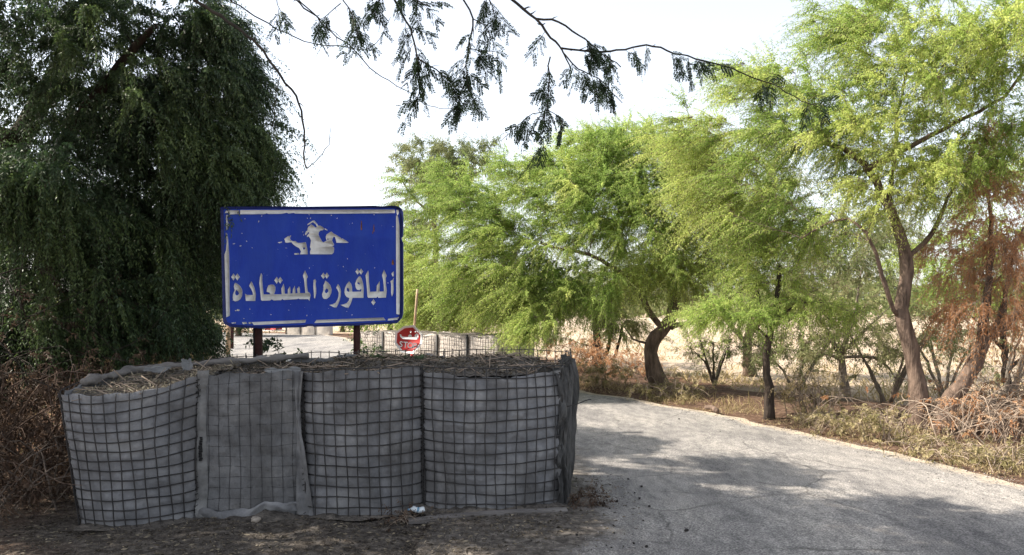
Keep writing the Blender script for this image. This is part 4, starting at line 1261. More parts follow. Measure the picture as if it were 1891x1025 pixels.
emb = decal('emblem', [C_((850, 220), (885, 240), (945, 290), (980, 275), (1000, 250), (1040, 245), (1100, 280), (1120, 310), (1100, 345), (1050, 350), (1015, 385), (1005, 430), (1030, 490), (1070, 560), (1100, 605), (1150, 580), (1180, 560), (1165, 525), (1160, 480), (1180, 430), (1230, 400), (1275, 370), (1320, 410), (1410, 460), (1485, 510), (1475, 540), (1510, 515), (1580, 560), (1640, 600), (1620, 612), (1385, 608), (1370, 540), (1355, 490), (1325, 480), (1300, 520), (1290, 560), (1310, 600), (1335, 650), (1330, 665), (1290, 680), (1330, 700), (1335, 745), (1325, 815), (1290, 850), (835, 850), (830, 800), (850, 740), (830, 700), (850, 560), (830, 510), (790, 470), (770, 490), (765, 460), (790, 430), (820, 400), (790, 380), (765, 420), (735, 450), (725, 430), (745, 370), (775, 350), (780, 310), (790, 275), (830, 250)),
                       C_((1195, 515), (1215, 525), (1215, 550), (1190, 545))], 'sign_white')
for lp in ([C_((775, 240), (780, 215), (870, 150), (915, 138), (985, 215), (1005, 250), (975, 272), (955, 225), (890, 172), (840, 205))],
           [C_((285, 530), (370, 465), (385, 490), (415, 450), (430, 460), (400, 505), (420, 550), (470, 575), (520, 570), (570, 610), (650, 610), (735, 595), (750, 640), (770, 740), (780, 850), (620, 850), (640, 790), (600, 720), (540, 690), (470, 640), (440, 595), (350, 610), (310, 600), (300, 550)),
            C_(*[(703 + 22 * math.cos(a), 728 + 26 * math.sin(a)) for a in np.linspace(0, 5.5, 8)])],
           [C_((500, 830), (590, 822), (600, 855), (505, 858))], [C_((150, 605), (235, 580), (240, 600), (190, 620))], [C_((1135, 300), (1195, 335), (1190, 350), (1140, 330))]):
    decal('emblem_piece', lp, 'sign_white', parent=root)
strips = [
    [(444, 388), (500, 388), (560, 387.6), (650, 387.2), (728.5, 387), (730, 392), (729, 393.6), (680, 394.2), (600, 394.8), (560, 394.8), (545, 394.4), (543, 393.2), (533, 394.6), (530, 393), (520, 395), (496, 395.4), (493, 394), (488, 395.6), (444, 395.8)],
    [(418, 389), (428, 388.4), (441.5, 388.4), (441.5, 395.6), (424, 396), (426, 393), (416, 393.6)],
    [(418, 397), (421, 397), (420.5, 406), (422.5, 414), (420.5, 424), (418, 425), (419, 415), (418, 406)],
    [(417.4, 430), (419.4, 431), (421.4, 442), (422.4, 456), (423.2, 470), (424, 520), (424.6, 583), (418.4, 586), (417, 540), (415, 470), (418, 462), (419.4, 447)],
    [(731.6, 399), (734, 397), (735.6, 402), (737.6, 416), (738.4, 470), (738.4, 540), (738, 581), (732.2, 580), (731.6, 480)],
    [(732, 388), (736, 387.6), (736.8, 393), (734.6, 397.5), (732.8, 396)],
    [(464.7, 594.8), (565.6, 590.5), (563.7, 595.8), (469.5, 600.4)],
    [(584.7, 590.8), (708.4, 586.3), (712.2, 591.4), (580.9, 596.5)],
    [(717, 588.4), (737, 585.7), (734, 590.5), (716, 592)],
    [(447.5, 595), (455, 594.4), (456.5, 598), (449, 598.5)], [(459.5, 594.8), (463.5, 594.6), (464.5, 597.4), (460.5, 598)], [(428, 595.8), (436, 595), (435.5, 597), (429, 597.6)],
]
for lp in strips:
    decal('border_strip', [lp], 'sign_white')
mb = MB()
rng = np.random.default_rng(9)
chips = [(432, 450, 3, 1.8), (444, 454, 3, 2), (455.5, 445.5, 1.8, 2), (478, 409, 1.6, 3), (483.5, 399, 1.8, 1.4), (452.5, 404, 1.8, 1.6), (447, 431, 1.6, 1.4), (466, 457.5, 1.6, 1.4), (570.6, 397, 1.6, 1.8), (568, 403, 1.4, 1.6), (573.5, 403, 1.8, 2),
         (440, 573, 6, 3), (436, 573.5, 4, 1.6), (612, 397.5, 1.6, 1.6), (622.5, 403, 1.8, 1.6), (651, 412, 1.4, 1.4), (690.5, 396.5, 1.8, 1.4), (726, 418.5, 1.6, 1.6), (716.5, 522.5, 1.6, 1.8), (571.5, 495, 1.4, 1.8), (567, 582.5, 2, 2.2), (500.5, 581, 2, 1.4),
         (461.5, 570.7, 1.4, 1.8), (533.5, 572.8, 1.6, 1), (642, 478, 1.4, 1.8), (692, 494.5, 1.4, 1.4), (634, 492.5, 1.6, 1.6), (640.5, 575, 1, 1.2), (650, 581.5, 1.4, 1.6), (529, 458, 3, .8), (561, 434, 1, 1.8), (559.5, 428, 1, 2), (450.5, 588, 2.4, 1.8), (739.5, 584.5, 1.6, 1.6), (742, 441, 1.6, 3)]
for _ in range(45):
    chips.append((rng.uniform(428, 728), rng.uniform(400, 586), rng.uniform(0.4, 0.9), rng.uniform(0.4, 0.9)))
for cx, cy, w, h in chips:
    a = np.sort(rng.uniform(0, 2 * math.pi, 7))
    rr = rng.uniform(0.55, 1.0, 7) * 0.8
    mb.prism([[(cx + w * r_ * math.cos(t), cy + h * r_ * math.sin(t)) for t, r_ in zip(a, rr)]], lambda x, y, dd: S(x, y, -0.004 + dd), 0.005)
mb.build('paint_chips', M['sign_white_bright'], root, kind='stuff')
mb = MB()
for cx, cy, w, h in ((667.5, 416, 1.3, 9), (690.5, 421, 1.0, 7), (725.5, 484, 2.2, 5), (688.5, 429, .8, 2.5)):
    mb.prism([[(cx - w * .3, cy - h), (cx + w * .3, cy - h * .9), (cx + w, cy + h * .4), (cx + w * .8, cy + h), (cx - w * .8, cy + h), (cx - w, cy + h * .3)]], lambda x, y, dd: S(x, y, -0.004 + dd), 0.005)
mb.build('rust_streak', M['rust'], root, kind='stuff')

# ------------------------------------------------------------------ stop sign
TY = 12.6
root = thing('stop_sign', 'red octagonal stop sign on a thin pole behind the large barrier', 'sign', (*P(759, 700, TY)[:2], 0))


def T(x, y, d=0.0):
    p = P(x, y, TY)
    return np.array([p[0], TY + d, p[2]])


def Z_(*p): return za(p, 715, 520, 7.07)


octo = Z_((215, 583), (345, 568), (465, 690), (455, 815), (335, 945), (185, 925), (95, 800), (105, 660))
cx_, cy_ = 755, 627.5
inn = [(cx_ + (x - cx_) * 0.84, cy_ + (y - cy_) * 0.84) for x, y in octo]
mb = MB(); mb.prism([octo], T, 0.02); mb.build('plate', M['sign_white_bright'], root)
mb = MB(); mb.prism([inn], lambda x, y, d: T(x, y, d - 0.004), 0.005); mb.build('red_face', M['stop_red'], root)
mb = MB(); top, bot = P(771, 534, TY + .05), P(757.5, 700, TY + .05)
bot = top + (bot - top) * (top[2] + 0.1) / (top[2] - bot[2]); bot[1] = top[1]
mb.tube([top + (bot - top) * t for t in np.linspace(0, .42, 6)], 0.020, 8); mb.build('pole', M['pole_pale'], root, smooth=True)
mb = MB(); mb.tube([top + (bot - top) * t for t in np.linspace(.42, 1, 6)], 0.023, 8); mb.build('pole', M['red_paint'], root, smooth=True, label='red painted lower pole')
Zl = [[Z_((385, 675), (408, 690), (408, 742), (385, 755), (205, 750), (175, 725), (163, 690), (180, 688), (195, 715), (225, 722), (275, 722), (280, 700), (300, 688), (318, 700), (322, 722), (360, 722), (358, 705), (368, 690)),
       Z_((382, 698), (392, 705), (388, 715), (378, 712))],
      [Z_((293, 655), (306, 640), (318, 655), (306, 672))], [Z_((355, 652), (368, 640), (380, 652), (368, 664))], [Z_((383, 648), (394, 640), (402, 650), (394, 660))]]
for lp in Zl:
    mb = MB(); mb.prism(lp, lambda x, y, d: T(x, y, d - 0.008), 0.006); mb.build('letter', M['sign_white_bright'], root)


def text_letter(ch, center, height, mat, parent, wide=1.0, tilt=0.0):
    cu = bpy.data.curves.new('txt', 'FONT')
    cu.body, cu.size, cu.align_x, cu.align_y = ch, 1.0, 'CENTER', 'CENTER'
    cu.extrude, cu.offset = 0.02, 0.012
    ob = bpy.data.objects.new('txt', cu)
    COL.objects.link(ob)
    dg = bpy.context.evaluated_depsgraph_get()
    me = bpy.data.meshes.new_from_object(ob.evaluated_get(dg))
    bpy.data.objects.remove(ob); bpy.data.curves.remove(cu)
    v = np.array([a.co[:] for a in me.vertices])
    v[:, :2] -= (v[:, :2].max(0) + v[:, :2].min(0)) / 2
    s = height / (v[:, 1].max() - v[:, 1].min())
    org = ORIGIN[parent.name]
    ct, st_ = math.cos(tilt), math.sin(tilt)
    w = np.stack([(v[:, 0] * ct * wide - v[:, 1] * st_) * s + center[0], center[1] - v[:, 2] * 0.05, (v[:, 0] * st_ * wide + v[:, 1] * ct) * s + center[2]], -1) - org
    for a, c in zip(me.vertices, w):
        a.co = c
    me.name = 'letter'
    me.materials.clear(); me.materials.append(mat)
    o = bpy.data.objects.new('letter', me)
    COL.objects.link(o); o.parent = parent
    return o


for ch, zx, zy in zip('STOP', (182, 240, 302, 364), (816, 824, 832, 838)):
    x, y = Z_((zx, zy))[0]
    text_letter(ch, T(x, y, -0.007), 76 / 7.07 * TY / FPX, M['sign_white_bright'], root, wide=.92, tilt=-0.10)

# ------------------------------------------------------------------ small things on the ground


def lump(name, c, r, mat, seed, squash=0.7, parent=None):
    u, v = np.meshgrid(np.linspace(0, 2 * math.pi, 11), np.linspace(0, math.pi, 7), indexing='ij')
    d = np.stack([np.cos(u) * np.sin(v), np.sin(u) * np.sin(v), np.cos(v)], -1)
    d[-1] = d[0]
    k = 1 + 0.35 * vnoise(d * 1.7 + seed * 3.1, seed)
    p = d * np.asarray(r) * k[..., None]
    p[..., 2] *= squash
    mb = MB(); mb.grid(p + np.asarray(c), flip=True)
    return mb.build(name, M[mat], parent, smooth=True)


def on_road(px, py, dz=0.0):
    g_ = G(px, py)
    return np.array([g_[0], g_[1], 0.012 + dz])


for k, (px, py) in enumerate([(1196, 833), (1160, 888), (1185, 902), (1172, 914), (1181, 924), (1199, 939), (1120, 914), (1119, 921), (1139, 930), (1126, 943), (1170, 1008), (1194, 1014), (1134, 989), (1065, 992), (1254, 776), (1330, 799)]):
    o = lump('pebble', on_road(px, py, 0.006), (0.0065 + 0.0025 * (k % 3)) * np.ones(3), 'pebble', 500 + k)
    tag(o, 'small dark pebble lying on the shaded road', 'stone', 'dark pebbles scattered on the road')
o = lump('stone', on_road(1268, 988, 0.02), np.array([.015, .013, .014]), 'pebble', 530)
tag(o, 'largest dark clod with a twig on the near road', 'stone')
o = lump('stone', G(1082, 936) + [0, 0, .03], np.array([.07, .05, .06]), 'soil', 531)
tag(o, 'dusty clod at the right foot of the large barrier', 'stone')
o = lump('stone', G(472, 963) + [0, 0, .015], np.array([.035, .03, .03]), 'stone', 532)
tag(o, 'pale stone on the dirt in front of the fabric-covered cell', 'stone')
# broken log on the verge
p = G(1312, 764) + [0, .25, 0.06]; q = G(1334, 770) + [0, .25, 0.045]
mb = MB(); mb.tube(smooth_path([p, (p + q) / 2 + [0, .01, .012], q], .05), [.04, .05, .048, .05, .045][:len(smooth_path([p, (p + q) / 2, q], .05))] if False else .03, 9)
v = mb.v[-1]; mb.v[-1] = v + 0.012 * vnoise(v * 14, 3)[:, None]
o = mb.build('broken_log', M['bark'], None, smooth=True); tag(o, 'short broken log lying on the road edge below the trees', 'log')
# crumpled plastic bottle
c = G(770, 947) + [0, 0, 0.022]
root = thing('plastic_bottle', 'crushed white plastic bottle lying before the large barrier', 'bottle', c)
t = np.linspace(0, 1, 14)
mb = MB(); pp = np.stack([c[0] - .055 + .11 * t, c[1] + .02 * t, c[2] + 0.006 * np.sin(t * 7)], -1)
mb.tube(pp, [.008, .009, .012, .02, .021, .019, .021, .018, .021, .02, .021, .021, .02, .016], 10)
v = mb.v[-1]; mb.v[-1] = v + 0.0025 * vnoise(v * 45, 8)[:, None] * [0.4, 1, 1]
mb.build('bottle_body', M['plastic_white'], root, smooth=True)
mb = MB(); mb.tube([pp[0] - [.012, 0, 0], pp[0]], .010, 10); mb.build('cap', M['plastic_blue'], root)
mb = MB(); mb.tube(pp[6:9] + [0, 0, 0.0005], 0.0208, 10, cap=False); mb.build('wrapper', M['plastic_blue'], root, smooth=True)
# weathered board half buried along the barrier foot
a, b = G(752, 957), G(1046, 944)
mid = (a + b) / 2; dv = norm(b - a); sv = np.cross(Zup, dv)
U, V = np.meshgrid(np.linspace(0, 1, 50), np.linspace(0, 1, 7), indexing='ij')
X = a + (b - a) * U[..., None] + sv * ((V - .5) * 0.10)[..., None] + Zup * (0.020 + 0.008 * np.sin(V * math.pi) + 0.006 * fbm(np.stack([U * 7, V, 0 * U], -1), 3, 4) - 0.03 * (1 - U) ** 3)[..., None]
mb = MB(); mb.grid(X, flip=True)
for s in (0, -1):
    mb.grid(np.stack([X[:, s], X[:, s] * [1, 1, 0] - Zup * .03], 1), flip=(s == 0) is False)
mb.grid(np.stack([X[0], X[0] * [1, 1, 0] - Zup * .03], 1)); mb.grid(np.stack([X[-1], X[-1] * [1, 1, 0] - Zup * .03], 1), flip=True)
o = mb.build('weathered_board', M['wood_board'], None, smooth=False); tag(o, 'long weathered grey board half buried at the foot of the large barrier', 'board')

# loose gravel and leaf litter
rng = np.random.default_rng(77)


def octa(mb, pos, r, rng, tint):
    n = len(pos)
    d = np.array([[1, 0, 0], [-1, 0, 0], [0, 1, 0], [0, -1, 0], [0, 0, 1], [0, 0, -1]], float)
    sc = rng.uniform(0.6, 1.3, (n, 6, 1)) * r[:, None, None]
    ang = rng.uniform(0, 6.28, n)
    R_ = np.zeros((n, 3, 3)); R_[:, 0, 0] = np.cos(ang); R_[:, 0, 1] = np.sin(ang); R_[:, 1, 0] = -np.sin(ang); R_[:, 1, 1] = np.cos(ang); R_[:, 2, 2] = 0.7
    v = pos[:, None] + (d[None] * sc) @ R_
    f = np.array([[0, 2, 4], [2, 1, 4], [1, 3, 4], [3, 0, 4], [2, 0, 5], [1, 2, 5], [3, 1, 5], [0, 3, 5]])
    mb.add(v.reshape(-1, 3), None, (f[None] + (np.arange(n) * 6)[:, None, None]).reshape(-1, 3), np.repeat(tint, 6))


def surf_z(x, y):
    inside = (x > xl(y)) & (x < xr(y))
    return np.where(inside, 0.012, ground_z(x, y))


n = 11000
y = 3.9 + 9 * rng.random(n) ** 1.7
x = rng.uniform(-1, 1, n) * (0.66 * y + .3)
x = np.where(rng.random(n) < 0.35, xr(y) - np.abs(rng.normal(0, .25, n)), x)
ok = (x > -0.1) & (x < xr(y) + .2)
x, y = x[ok], y[ok]
n = len(x)
mb = MB(); octa(mb, np.stack([x, y, surf_z(x, y) + .001], -1), rng.uniform(.002, .007, n) * (1 + (rng.random(n) < .03)), rng, rng.random(n))
o = mb.build('loose_gravel', M['gravel'], None); o['kind'] = 'stuff'; o['label'] = 'fine loose gravel on the road surface'
# dirt clods, straw and dead leaves in front of the barrier and to the left
n = 30000
y = rng.uniform(3.9, 7.0, n); x = rng.uniform(-4.6, 1.0, n)
ok = ((x < 0.55 - np.clip(5.5 - y, 0, 3) * 0.75 + rng.normal(0, .3, n))) & (np.abs(x / y) < 0.7)
bar = (x > -3.2) & (x < .4) & (y > 5.5 + 0.15 * (x + 3))
ok &= ~bar
x, y = x[ok], y[ok]; n = len(x)
z = surf_z(x, y)
h = n // 2
mb = MB(); litter_quads(mb, np.stack([x, y, z + .006], -1)[:h], rng, (.012, .05), (.002, .007), (0.0, 0.75), 0.2)
o = mb.build('leaf_litter', M['straw'], None); o['kind'] = 'stuff'; o['label'] = 'dead leaves and straw on the dirt before the barrier'
mb = MB(); octa(mb, np.stack([x, y, z + .002], -1)[h:], rng.uniform(.002, .008, n - h), rng, rng.random(n - h) * .6)
o = mb.build('dirt_clods', M['soil'], None); o['kind'] = 'stuff'; o['label'] = 'crumbled dirt clods along the barrier foot'

# ------------------------------------------------------------------ verge grass, dry field stubble


def blades(mb, x, y, h, rng, tint, lean=0.5, w=0.004, per=1, z=None):
    n = len(x)
    z = surf_z(x, y) if z is None else z
    p = np.stack([x, y, z - .01], -1)
    d = rng.normal(0, lean, (n, 3)); d[:, 2] = 1
    d = norm(d)
    s = norm(np.cross(d, rng.normal(size=(n, 3))))
    bend = rng.normal(0, .25, (n, 3)); bend[:, 2] = -0.15
    v = np.empty((n, 5, 3))
    hh = h[:, None]
    v[:, 0] = p - s * w; v[:, 1] = p + s * w
    m_ = p + d * hh * .55
    v[:, 2] = m_ + s * w * .8; v[:, 3] = m_ - s * w * .8
    v[:, 4] = p + d * hh + bend * hh
    i = (np.arange(n) * 5)[:, None]
    mb.add(v.reshape(-1, 3), i + np.array([0, 1, 2, 3]), i + np.array([3, 2, 4]), np.repeat(tint, 5))


mb = MB()
n = 17000
y = 5.0 + 17 * rng.random(n) ** 1.5
off = np.abs(rng.normal(0, 0.5, n)) + 0.03
clump = fbm(np.stack([y * 2.2, off * 2.2, 0 * y], -1), 2, 61)
ok = clump + rng.normal(0, .25, n) > -0.15
y, off, clump = y[ok], off[ok], clump[ok]
x = xr(y) + off
hgt = rng.uniform(.04, .15, len(x)) * (1 + 0.9 * np.clip(clump, 0, 1)) * np.clip(0.25 + off * 1.4, 0.25, 1.2)
tn = np.clip(0.74 + 0.35 * fbm(np.stack([x * .9, y * .9, 0 * y + 4], -1), 2, 63) + rng.normal(0, .18, len(x)), 0, 1)
blades(mb, x, y, hgt, rng, tn, 0.7, .0035)
o = mb.build('verge_grass', M['grass_dry'], None, kind='stuff'); o['label'] = 'straw and olive grass along the right road edge'
mb = MB()
n = 26000
y = 13 + 50 * rng.random(n) ** 1.6
x = xr(y) + 3.5 + rng.random(n) * (0.9 * y)
cl = fbm(np.stack([x * .7, y * .7, 0 * y], -1), 3, 71)
ok = cl + rng.normal(0, .2, n) > 0.05
x, y = x[ok], y[ok]
blades(mb, x, y, rng.uniform(.08, .32, len(x)), rng, np.clip(rng.normal(.72, .22, len(x)), 0, 1), .7, .012)
o = mb.build('field_stubble', M['grass_dry'], None, kind='stuff'); o['label'] = 'pale dry stubble covering the field behind the trees'
mb = MB()
n = 9000
y = rng.uniform(8, 45, n)
x = xl(y) - np.abs(rng.normal(0, 2.2, n)) - .1
blades(mb, x, y, rng.uniform(.05, .3, n), rng, np.clip(rng.normal(.55, .25, n), 0, 1), .6, .008)
o = mb.build('verge_grass', M['grass_dry'], None, kind='stuff'); o['label'] = 'dry grass along the left side of the far road'

# ------------------------------------------------------------------ dead brush, shrubs and weeds


def brush(name, label, c, rad, h, n, seed, mat='dead_twig', cat='brush', leafm=None, nleaf=0, leafsz=(.02, .05), r0=0.006, arch=0.5, group=None, side=4, lt=(0, 1), sub=4, wid=.2, flat=1.0, per=9, twl=(.08, .22)):
    rng = np.random.default_rng(seed)
    c = np.asarray(c, float)
    root = thing(name, label, cat, (c[0], c[1], c[2]), group)
    mb, lf = MB(), MB()
    O, D, Ls = [], [], []
    for k in range(n):
        b = c + np.array([rng.normal(0, rad * .35), rng.normal(0, rad * .35), -.02])
        az = rng.uniform(0, 2 * math.pi)
        ln = h * rng.uniform(.6, 1.25)
        out = np.array([math.cos(az), math.sin(az), 0]) * rad * rng.uniform(.3, 1.1)
        p1 = b + out * .35 + Zup * ln * .6 + rng.normal(0, .05, 3) * h
        p2 = b + out * .8 + Zup * ln * (1 - arch * .3) + rng.normal(0, .06, 3) * h
        p3 = b + out * 1.25 + Zup * ln * (1 - arch) + rng.normal(0, .06, 3) * h
        pth = smooth_path([b, p1, p2, p3], h * .13, 0.008 * h, rng)
        r = r0 * rng.uniform(.5, 1.3)
        mb.tube(pth, np.linspace(r, r * .3, len(pth)), side, cap=False)
        for _ in range(sub):
            i = rng.integers(1, len(pth))
            d = norm(norm(out) * .5 + rng.normal(0, .7, 3) + Zup * .2)
            l2 = h * rng.uniform(.15, .45)
            q = smooth_path([pth[i], pth[i] + d * l2 * .5 + rng.normal(0, .04, 3) * h, pth[i] + d * l2 + rng.normal(0, .06, 3) * h], h * .1)
            q[:, 2] = np.maximum(q[:, 2], c[2] + .01)
            mb.tube(q, np.linspace(r * .55, r * .2, len(q)), 3, cap=False)
            O.append(q[len(q) // 2]); D.append(d); Ls.append(l2)
    mb.build('stems', M[mat], root, kind='stuff')
    if leafm and nleaf:
        i = rng.integers(0, len(O), nleaf)
        o = np.array(O)[i] + rng.normal(0, .03 * h, (nleaf, 3))
        d = np.array(D)[i] + rng.normal(0, .5, (nleaf, 3))
        spray(lf, None, o, d, rng.uniform(*twl, nleaf), rng, per, leafsz, wid, .3, rng.uniform(*lt, nleaf), 0)
        lf.build('leaves', M[leafm], root, kind='stuff')
    return root


VS = 'dry shrubs on the right verge'
g3 = lambda px, py: (lambda q: np.array([q[0], q[1], float(ground_z(np.array(q[0]), np.array(q[1])))]))(G(px, py))
brush('dry_shrub', 'reddish dry shrub by the far barrier end, left of the dark stems', g3(1075, 690), .8, .75, 40, 401, 'dead_twig_brown', 'shrub', 'leaf_rust', 420, group=VS)
brush('dry_shrub', 'low reddish shrub between dark stems and the crooked trunk', g3(1155, 700), .75, .55, 36, 402, 'dead_twig', 'shrub', 'leaf_rust', 300, group=VS)
brush('dry_shrub', 'small straw-green shrub at the road bend beside the large barrier', g3(1098, 716), .5, .42, 30, 403, 'dead_twig', 'shrub', 'weed', 260, group=VS)
brush('dry_shrub', 'leggy straw shrub in front of the grey forked tree', g3(1500, 775), .42, .62, 40, 404, 'dead_twig', 'shrub', 'grass_dry', 170, (0.02, .045), group=VS)
brush('dry_shrub', 'straw weed clump at the foot of the crooked trunk', g3(1245, 738), .6, .32, 30, 405, 'dead_twig', 'shrub', 'weed', 200, group=VS)
brush('weed_clump', 'olive weed clump between the thin black stem and the tall trunk', g3(1545, 800), .38, .27, 26, 406, 'dead_twig', 'weed', 'weed', 110, group=VS)
brush('weed_clump', 'taller olive weed left of the tall trunk base', g3(1630, 818), .3, .42, 22, 407, 'dead_twig', 'weed', 'weed', 110, group=VS)
brush('weed_clump', 'olive grassy weed below the two right trunks', g3(1720, 845), .42, .2, 26, 408, 'dead_twig', 'weed', 'weed', 90, group=VS)
brush('weed_clump', 'straw weed at the far right road edge', g3(1835, 862), .42, .24, 28, 409, 'dead_twig', 'weed', 'weed', 110, group=VS)


def bare_shrub(label, px, py, D_, h, r, seed, twigm='twig', leaf='leaf_olive', bare=.75, n=110):
    q = P(px, py, D_) * [1, 1, 0]
    rg = np.random.default_rng(seed)
    stems = []
    for k in range(5):
        az = rg.uniform(0, 6.28)
        o = np.array([math.cos(az), math.sin(az), 0])
        stems.append(([q + o * .05, q + o * r * .25 + Zup * h * .3, q + o * r * .6 + Zup * h * rg.uniform(.5, .8)], .03, .01))
    tree('bare_shrub', label, stems, [(q + Zup * h * .55, np.array([r, r * .8, h * .45]), n)], seed, bark='bark_grey', leaf=leaf, twigm=twigm, group='half bare shrubs under the verge trees', cat='shrub',
         per_tip=7, per=9, leafsz=(.04, .07), bare=bare, tip_r=.0035, droop=.1, grav=0, zmin=.1, shell=.2, twl=(.15, .35))


Zup = np.array([0, 0, 1.0])
bare_shrub('grey half bare thicket between the grey forked tree and tall brown trunk', 1640, 690, 12.4, 1.7, 1.1, 410)
bare_shrub('bare dark thicket behind the rust-leaved leaning trunk', 1850, 700, 11.6, 2.0, 1.2, 411, 'twig_dark')
bare_shrub('sparse pale thicket just right of the crooked brown trunk', 1320, 680, 15.2, 1.3, 1.3, 412, 'twig', bare=.6)
bare_shrub('twiggy thicket behind the thin black stem', 1470, 690, 14.0, 1.5, 1.3, 413)
bare_shrub('olive half bare shrub between the tall trunk and the leaning trunk', 1745, 690, 13.2, 1.9, 1.1, 416, 'twig', bare=.5)
brush('brushwood_pile', 'tangle of pale arched dead branches at the right verge', g3(1820, 815), 1.0, .62, 80, 414, 'dead_twig', 'brush', 'leaf_rust', 160, r0=.0085, arch=.75)
brush('brushwood_pile', 'second dead branch tangle with rusty leaves at the right frame edge', g3(1905, 800), .9, .8, 55, 415, 'dead_twig', 'brush', 'leaf_rust', 300, r0=.008, arch=.6)
# left side brush
brush('brushwood_pile', 'pale dead branches tangled left of the large barrier', np.array([-3.95, 5.9, 0]), .8, .55, 34, 421, 'dead_twig_pale', 'brush', 'leaf_brown', 300, r0=.008, arch=.7)
brush('brushwood_pile', 'brown dead brush behind the left end of the large barrier', np.array([-4.3, 6.9, 0]), 1.0, 0.95, 80, 422, 'dead_twig_brown', 'brush', 'leaf_brown', 900, r0=.008, arch=.4)
brush('brushwood_pile', 'darker dead brush further left under the huge dark tree', np.array([-5.4, 7.6, 0]), 1.3, 1.7, 80, 423, 'twig_dark', 'brush', 'leaf_brown', 900, r0=.009, arch=.35)
brush('green_shrub', 'small dark green sprig growing behind the barrier at the left sign post', P(515, 690, 8.8) * [1, 1, 0], .16, 1.02, 6, 431, 'twig_dark', 'shrub', 'leaf_dark', 46, (.04, .09), arch=.1, lt=(.3, 1), wid=.22)
brush('green_weed', 'small leafy weed on the barrier soil beneath the stop sign', np.array([-1.15, 6.6, 1.05]), .13, .07, 12, 432, 'twig_dark', 'weed', 'leaf_dark', 60, (.02, .04), r0=.003, lt=(.3, 1), wid=.25, twl=(.04, .1))
brush('green_weed', 'tiny weed on the right cell of the large barrier', np.array([-.80, 6.6, 1.05]), .10, .06, 9, 433, 'twig_dark', 'weed', 'leaf_dark', 34, (.02, .04), r0=.003, lt=(.3, 1), wid=.25, twl=(.04, .1))
brush('green_shrub', 'thin climbing weed against the far barrier left of the stop sign', P(690, 690, 14.4) * [1, 1, 0], .3, 1.1, 7, 434, 'twig_dark', 'shrub', 'leaf_dark', 40, (.04, .08), arch=.2, wid=.25)

brush('twig_heap', 'small heap of dead twigs and leaves at the right foot of the large barrier', np.array([0.58, 6.0, 0.01]), .14, .09, 26, 440, 'dead_twig_brown', 'brush', 'leaf_brown', 60, (.015, .035), r0=.003, arch=.8)
brush('twig_heap', 'few dead twigs lying by the middle foot of the large barrier', np.array([-0.75, 5.62, 0.01]), .16, .06, 12, 441, 'dead_twig', 'brush', 'leaf_brown', 20, (.015, .03), r0=.0025, arch=.8)

# ------------------------------------------------------------------ far objects along the road
# red block
c = P(505, 612, 46)
root = thing('barrier_block', 'small red painted block by the far road, just below the blue sign', 'block', (c[0], c[1], 0))
mb = MB(); mb.prism([[(-.35, 0), (.35, 0), (.28, .55), (.24, .62), (-.24, .62), (-.28, .55)]], lambda x, y, d: np.array([c[0] + x, c[1] + d - .6, y]), 1.2)
mb.build('block_body', M['red_paint'], root)
mb = MB(); mb.box((c[0], c[1] + .0, .02), (.86, 1.3, .06)); mb.build('base', M['sign_white'], root)
for k, (px, D_, hh, mt, lb) in enumerate(((421, 24, 1.0, 'pole_pale', 'pale wooden post on the left verge beyond the blue sign'), (427.5, 27, 1.15, 'post_rust', 'brown wooden post beside the pale one beyond the blue sign'))):
    q = P(px, 600, D_)
    mb = MB(); mb.tube([(q[0], q[1], -.1), (q[0] + .01, q[1], hh * .5), (q[0] + .02, q[1], hh)], [.075, .07, .06], 8)
    tag(mb.build('wooden_post', M[mt], None, smooth=True), lb, 'post')
# trees beyond
FT_ = 'trees far beyond the blue sign'


def far_tree(label, px, D_, h, r, seed, leaf):
    q = P(px, 600, D_) * [1, 1, 0]
    tree('acacia_tree', label, [([q, q + [.05, 0, h * .35], q + [0, 0, h * .6]], .12, .05)],
         [(q + [0, 0, h * .62], np.array([r, r * .8, h * .40]), 60), (q + [r * .5, 0, h * .4], np.array([r * .7, r * .7, h * .3]), 30)], seed, leaf=leaf, group=FT_, per_tip=9, per=10, leafsz=(.12, .22), twl=(.4, .9), wid=.2)


far_tree('dark green tree far left beside the wooden posts', 440, 38, 3.4, 1.8, 601, 'leaf_dark')
far_tree('pale green bushy tree right of the distant low barrier', 632, 44, 3.2, 1.7, 602, 'leaf_bright')
far_tree('olive bushy tree behind the distant low barrier', 575, 62, 4.2, 2.6, 603, 'leaf_olive')
far_tree('green tree beyond the end of the beige barrier', 720, 34, 3.4, 2.2, 604, 'leaf_bright')
far_tree('dark tree far beyond the left road bend', 480, 70, 4.6, 3.0, 605, 'leaf_olive')
# far wood along the field's far side
mb = MB()
rng = np.random.default_rng(808)
n = 26000
th = rng.uniform(-1.25, 1.2, n)
rad = rng.uniform(85, 120, n)
hmax = 3.2 + 1.6 * fbm(np.stack([th * 14, 0 * th, 0 * th], -1), 3, 5)
z = rng.random(n) ** .8 * np.clip(hmax, .8, 8)
pos = np.stack([np.sin(th) * rad, np.cos(th) * rad, z + ground_z(np.sin(th) * rad, np.cos(th) * rad)], -1)
leaves(mb, pos, rng.normal(size=(n, 3)), rng.normal(size=(n, 3)), rng.uniform(.5, 1.3, n), rng.uniform(.15, .4, n), np.clip(.5 + .3 * vnoise(pos * .15, 4) + rng.normal(0, .15, n), 0, 1), .1)
o = mb.build('far_wood', M['leaf_olive'], None, kind='stuff'); o['label'] = 'distant low wood on the far side of the field'

